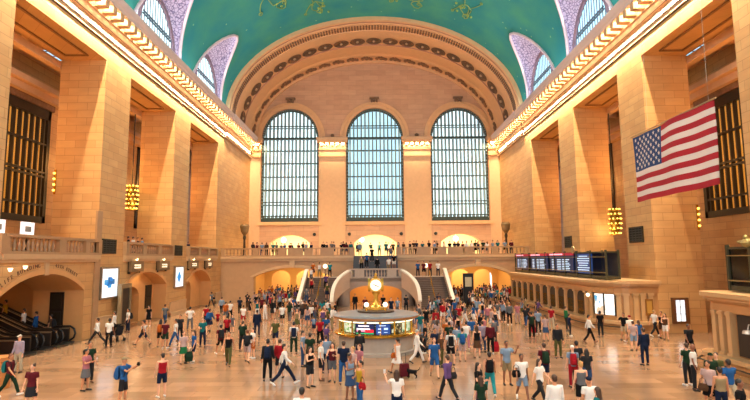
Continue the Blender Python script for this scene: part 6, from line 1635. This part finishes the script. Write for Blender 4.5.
for x, y in ((-1.6, 59.4), (-1.0, 59.9), (.2, 59.2), (1.5, 59.2), (2.1, 59.6), (-.4, 60.9), (1.8, 61.2)):
    td = (BY - .01 - 58.6) / 14; y = 58.6 + math.floor((y - 58.6) / td) * td + .12
    f = (y - 58.6) / ((BY - .01) - 58.6); z = (LZ + .003) + (5.29 - LZ - .003) * math.floor(f * 14 + 1) / 14
    top, bot, lab = combo('on the upper dark flight', rg)
    far_person((x, y, z), rg.choice([0, PI]), 'stand', top, bot, ('short', 'black'), rg.choice([0, 1]), 1.7, lab, 'people on the stairs')
for x, y, in ((-1.9, 64.5), (-.6, 66.5), (.5, 65.2), (1.3, 63.9), (1.7, 67), (2.2, 65), (-2.3, 68)):
    top, bot, lab = combo('in the bright middle arch above the stairs', rg)
    far_person((x, y, 5.3), rg.choice([0, PI]), 'stand', top, bot, ('short', rg.choice(['black', 'brown'])), rg.choice([0, 1]), 1.72, lab, 'onlookers along the end balcony')
# onlookers along the end balcony, read from the photograph
for us, where in (((253, 257, 262, 266.5, 273, 276.5, 281, 284.5, 290, 291.5, 298.5, 303, 306, 311), 'on the left end balcony'), ((323, 326.5, 331.5, 333.5, 341, 343, 346, 350.5), 'on the balcony left of the middle stairs'),
                  ((398, 403, 409.5, 413.5, 416, 422, 428.5), 'on the balcony right of the middle stairs'), ((434, 436, 443.5, 449, 454, 457.5, 462, 466, 471, 475, 477.5, 482.5, 486.5, 492, 497, 504, 510.5), 'on the right end balcony')):
    for n_, u in enumerate(us):
        top, bot, lab = combo(where, rg); p = on_plane(u, 250, 5.31); t = 62.75 / p.y
        y = 62.8 + .5 * (n_ % 2) + rg.uniform(0, .1); x = (u - 375) / FPX * y * math.cos(PITCH) * 1.006
        far_person((x, y, 5.303), rg.choice([0, .6, -.6, PI]), rg.choice(['stand', 'lean']), top, bot, (rg.choice(['short', 'short', 'long']), rg.choice(['black', 'brown', 'auburn'])), rg.choice([0, 0, 1]), rg.uniform(1.6, 1.8), lab, 'onlookers along the end balcony')
for x, y, where in ((-19.0, 40.1, 'on the balcony over the track gate signs'), (-19.0, 40.9, 'on the balcony over the track gate signs'), (-19.1, 41.9, 'on the balcony over the track gate signs'), (-19.1, 42.7, 'on the balcony over the track gate signs'), (-19.0, 53.0, 'on the farthest left balcony')):
    top, bot, lab = combo(where, rg)
    far_person((x, y, 5.3), PI / 2 + rg.uniform(-.5, .5), 'lean', top, bot, ('short', 'black'), 1, 1.5, lab, 'onlookers on the left balconies')

# ---- pushchairs, suitcase, little dog
def pushchair(loc, rz, label, col):
    r = empty('pushchair', loc, label, 'pushchair', None, rz)
    m = MB().loft([[(-.2, -.25, .38), (.2, -.25, .38), (.2, .15, .34), (-.2, .15, .34)], [(-.22, -.28, .5), (.22, -.28, .5), (.22, .22, .5), (-.22, .22, .5)]]); m.loft([[(-.22, .1, .5), (.22, .1, .5), (.22, .2, .5), (-.22, .2, .5)], [(-.22, .22, .95), (.22, .22, .95), (.22, .3, .95), (-.22, .3, .95)]])
    m.build('seat', CLM[col], r)
    h = MB(); h.strip([[(x, .28 - .42 * math.sin(a), .92 + .14 * math.cos(a) - .1 * math.sin(a)) for x in (-.23, .23)] for a in [PI * k / 12 for k in range(7)]]); h.build('hood', CLM[col], r)
    f = MB()
    for s in (-1, 1): f.tube([(s * .24, -.35, .12), (s * .24, .1, .5), (s * .24, .42, 1.02)], .014, 6).tube([(s * .24, .35, .12), (s * .24, .05, .5)], .014, 6)
    f.tube([(-.24, .42, 1.02), (.24, .42, 1.02)], .018, 6); f.build('frame', DARK, r)
    for x in (-.24, .24):
        for y in (-.35, .35):
            w = MB().lathe([(.03, -.02), (.12, -.02), (.12, .02), (.03, .02)], n=14).build('wheel', DARK, r); w.location = (x, y, .12); w.rotation_euler = (0, PI / 2, 0)
p = on_plane(425, 357, 0); pushchair((p.x, p.y, 0), math.radians(70), 'dark pushchair pushed by the person in white beside the booth', 'charcoal')
p = on_plane(117, 341, 0); pushchair((p.x, p.y, 0), math.radians(-120), 'dark pushchair by the white shirts under the big poster', 'charcoal')
p = on_plane(404.5, 377.5, 0); r = empty('suitcase', (p.x, p.y, 0), 'maroon trolley suitcase beside the person in a white dress', 'suitcase', None, .3)
MB().loft([[(-.18, -.11, .06), (.18, -.11, .06), (.18, .11, .06), (-.18, .11, .06)], [(-.19, -.12, .3), (.19, -.12, .3), (.19, .12, .3), (-.19, .12, .3)], [(-.17, -.10, .56), (.17, -.10, .56), (.17, .10, .56), (-.17, .10, .56)]]).build('case', CLM['maroon'], r)
MB().tube([(-.1, .1, .5), (-.1, .1, .95), (.1, .1, .95), (.1, .1, .5)], .012, 6).build('handle', DARK, r)
for x in (-.14, .14): w = MB().ball((0, 0, 0), .05, n=8, m=6).build('wheel', DARK, r); w.location = (x, 0, .05)
p = on_plane(412, 378, 0)
d = MB().tube([(-.20, 0, .26), (-.05, 0, .25), (.12, 0, .27), (.2, 0, .32)], [.075, .085, .09, .06], 10).tube([(.18, 0, .33), (.25, 0, .42)], [.055, .05], 8).ball((.28, 0, .45), .07, .055, .055, 10, 8).tube([(.31, 0, .44), (.39, 0, .42)], [.035, .022], 8)
for s in (-1, 1):
    d.tube([(.12, s * .05, .24), (.13, s * .05, .12), (.12, s * .05, .015), (.15, s * .05, .015)], [.036, .024, .018, .018], 6)
    d.tube([(-.17, s * .05, .26), (-.13, s * .055, .16), (-.20, s * .055, .10), (-.18, s * .055, .015), (-.15, s * .055, .015)], [.045, .035, .02, .018, .018], 6).ball((.26, s * .045, .51), .018, .012, .04, 6, 5)
d.tube([(-.22, 0, .29), (-.32, 0, .38), (-.34, 0, .48)], [.022, .018, .01], 6)
me = remesh(d, .014, 1); o = obj_of('dog', me, [CLM['black']]); o.location = (p.x, p.y, 0); o.rotation_euler = (0, 0, PI - .3)
tag(o, 'small black dog beside the maroon suitcase', 'dog')
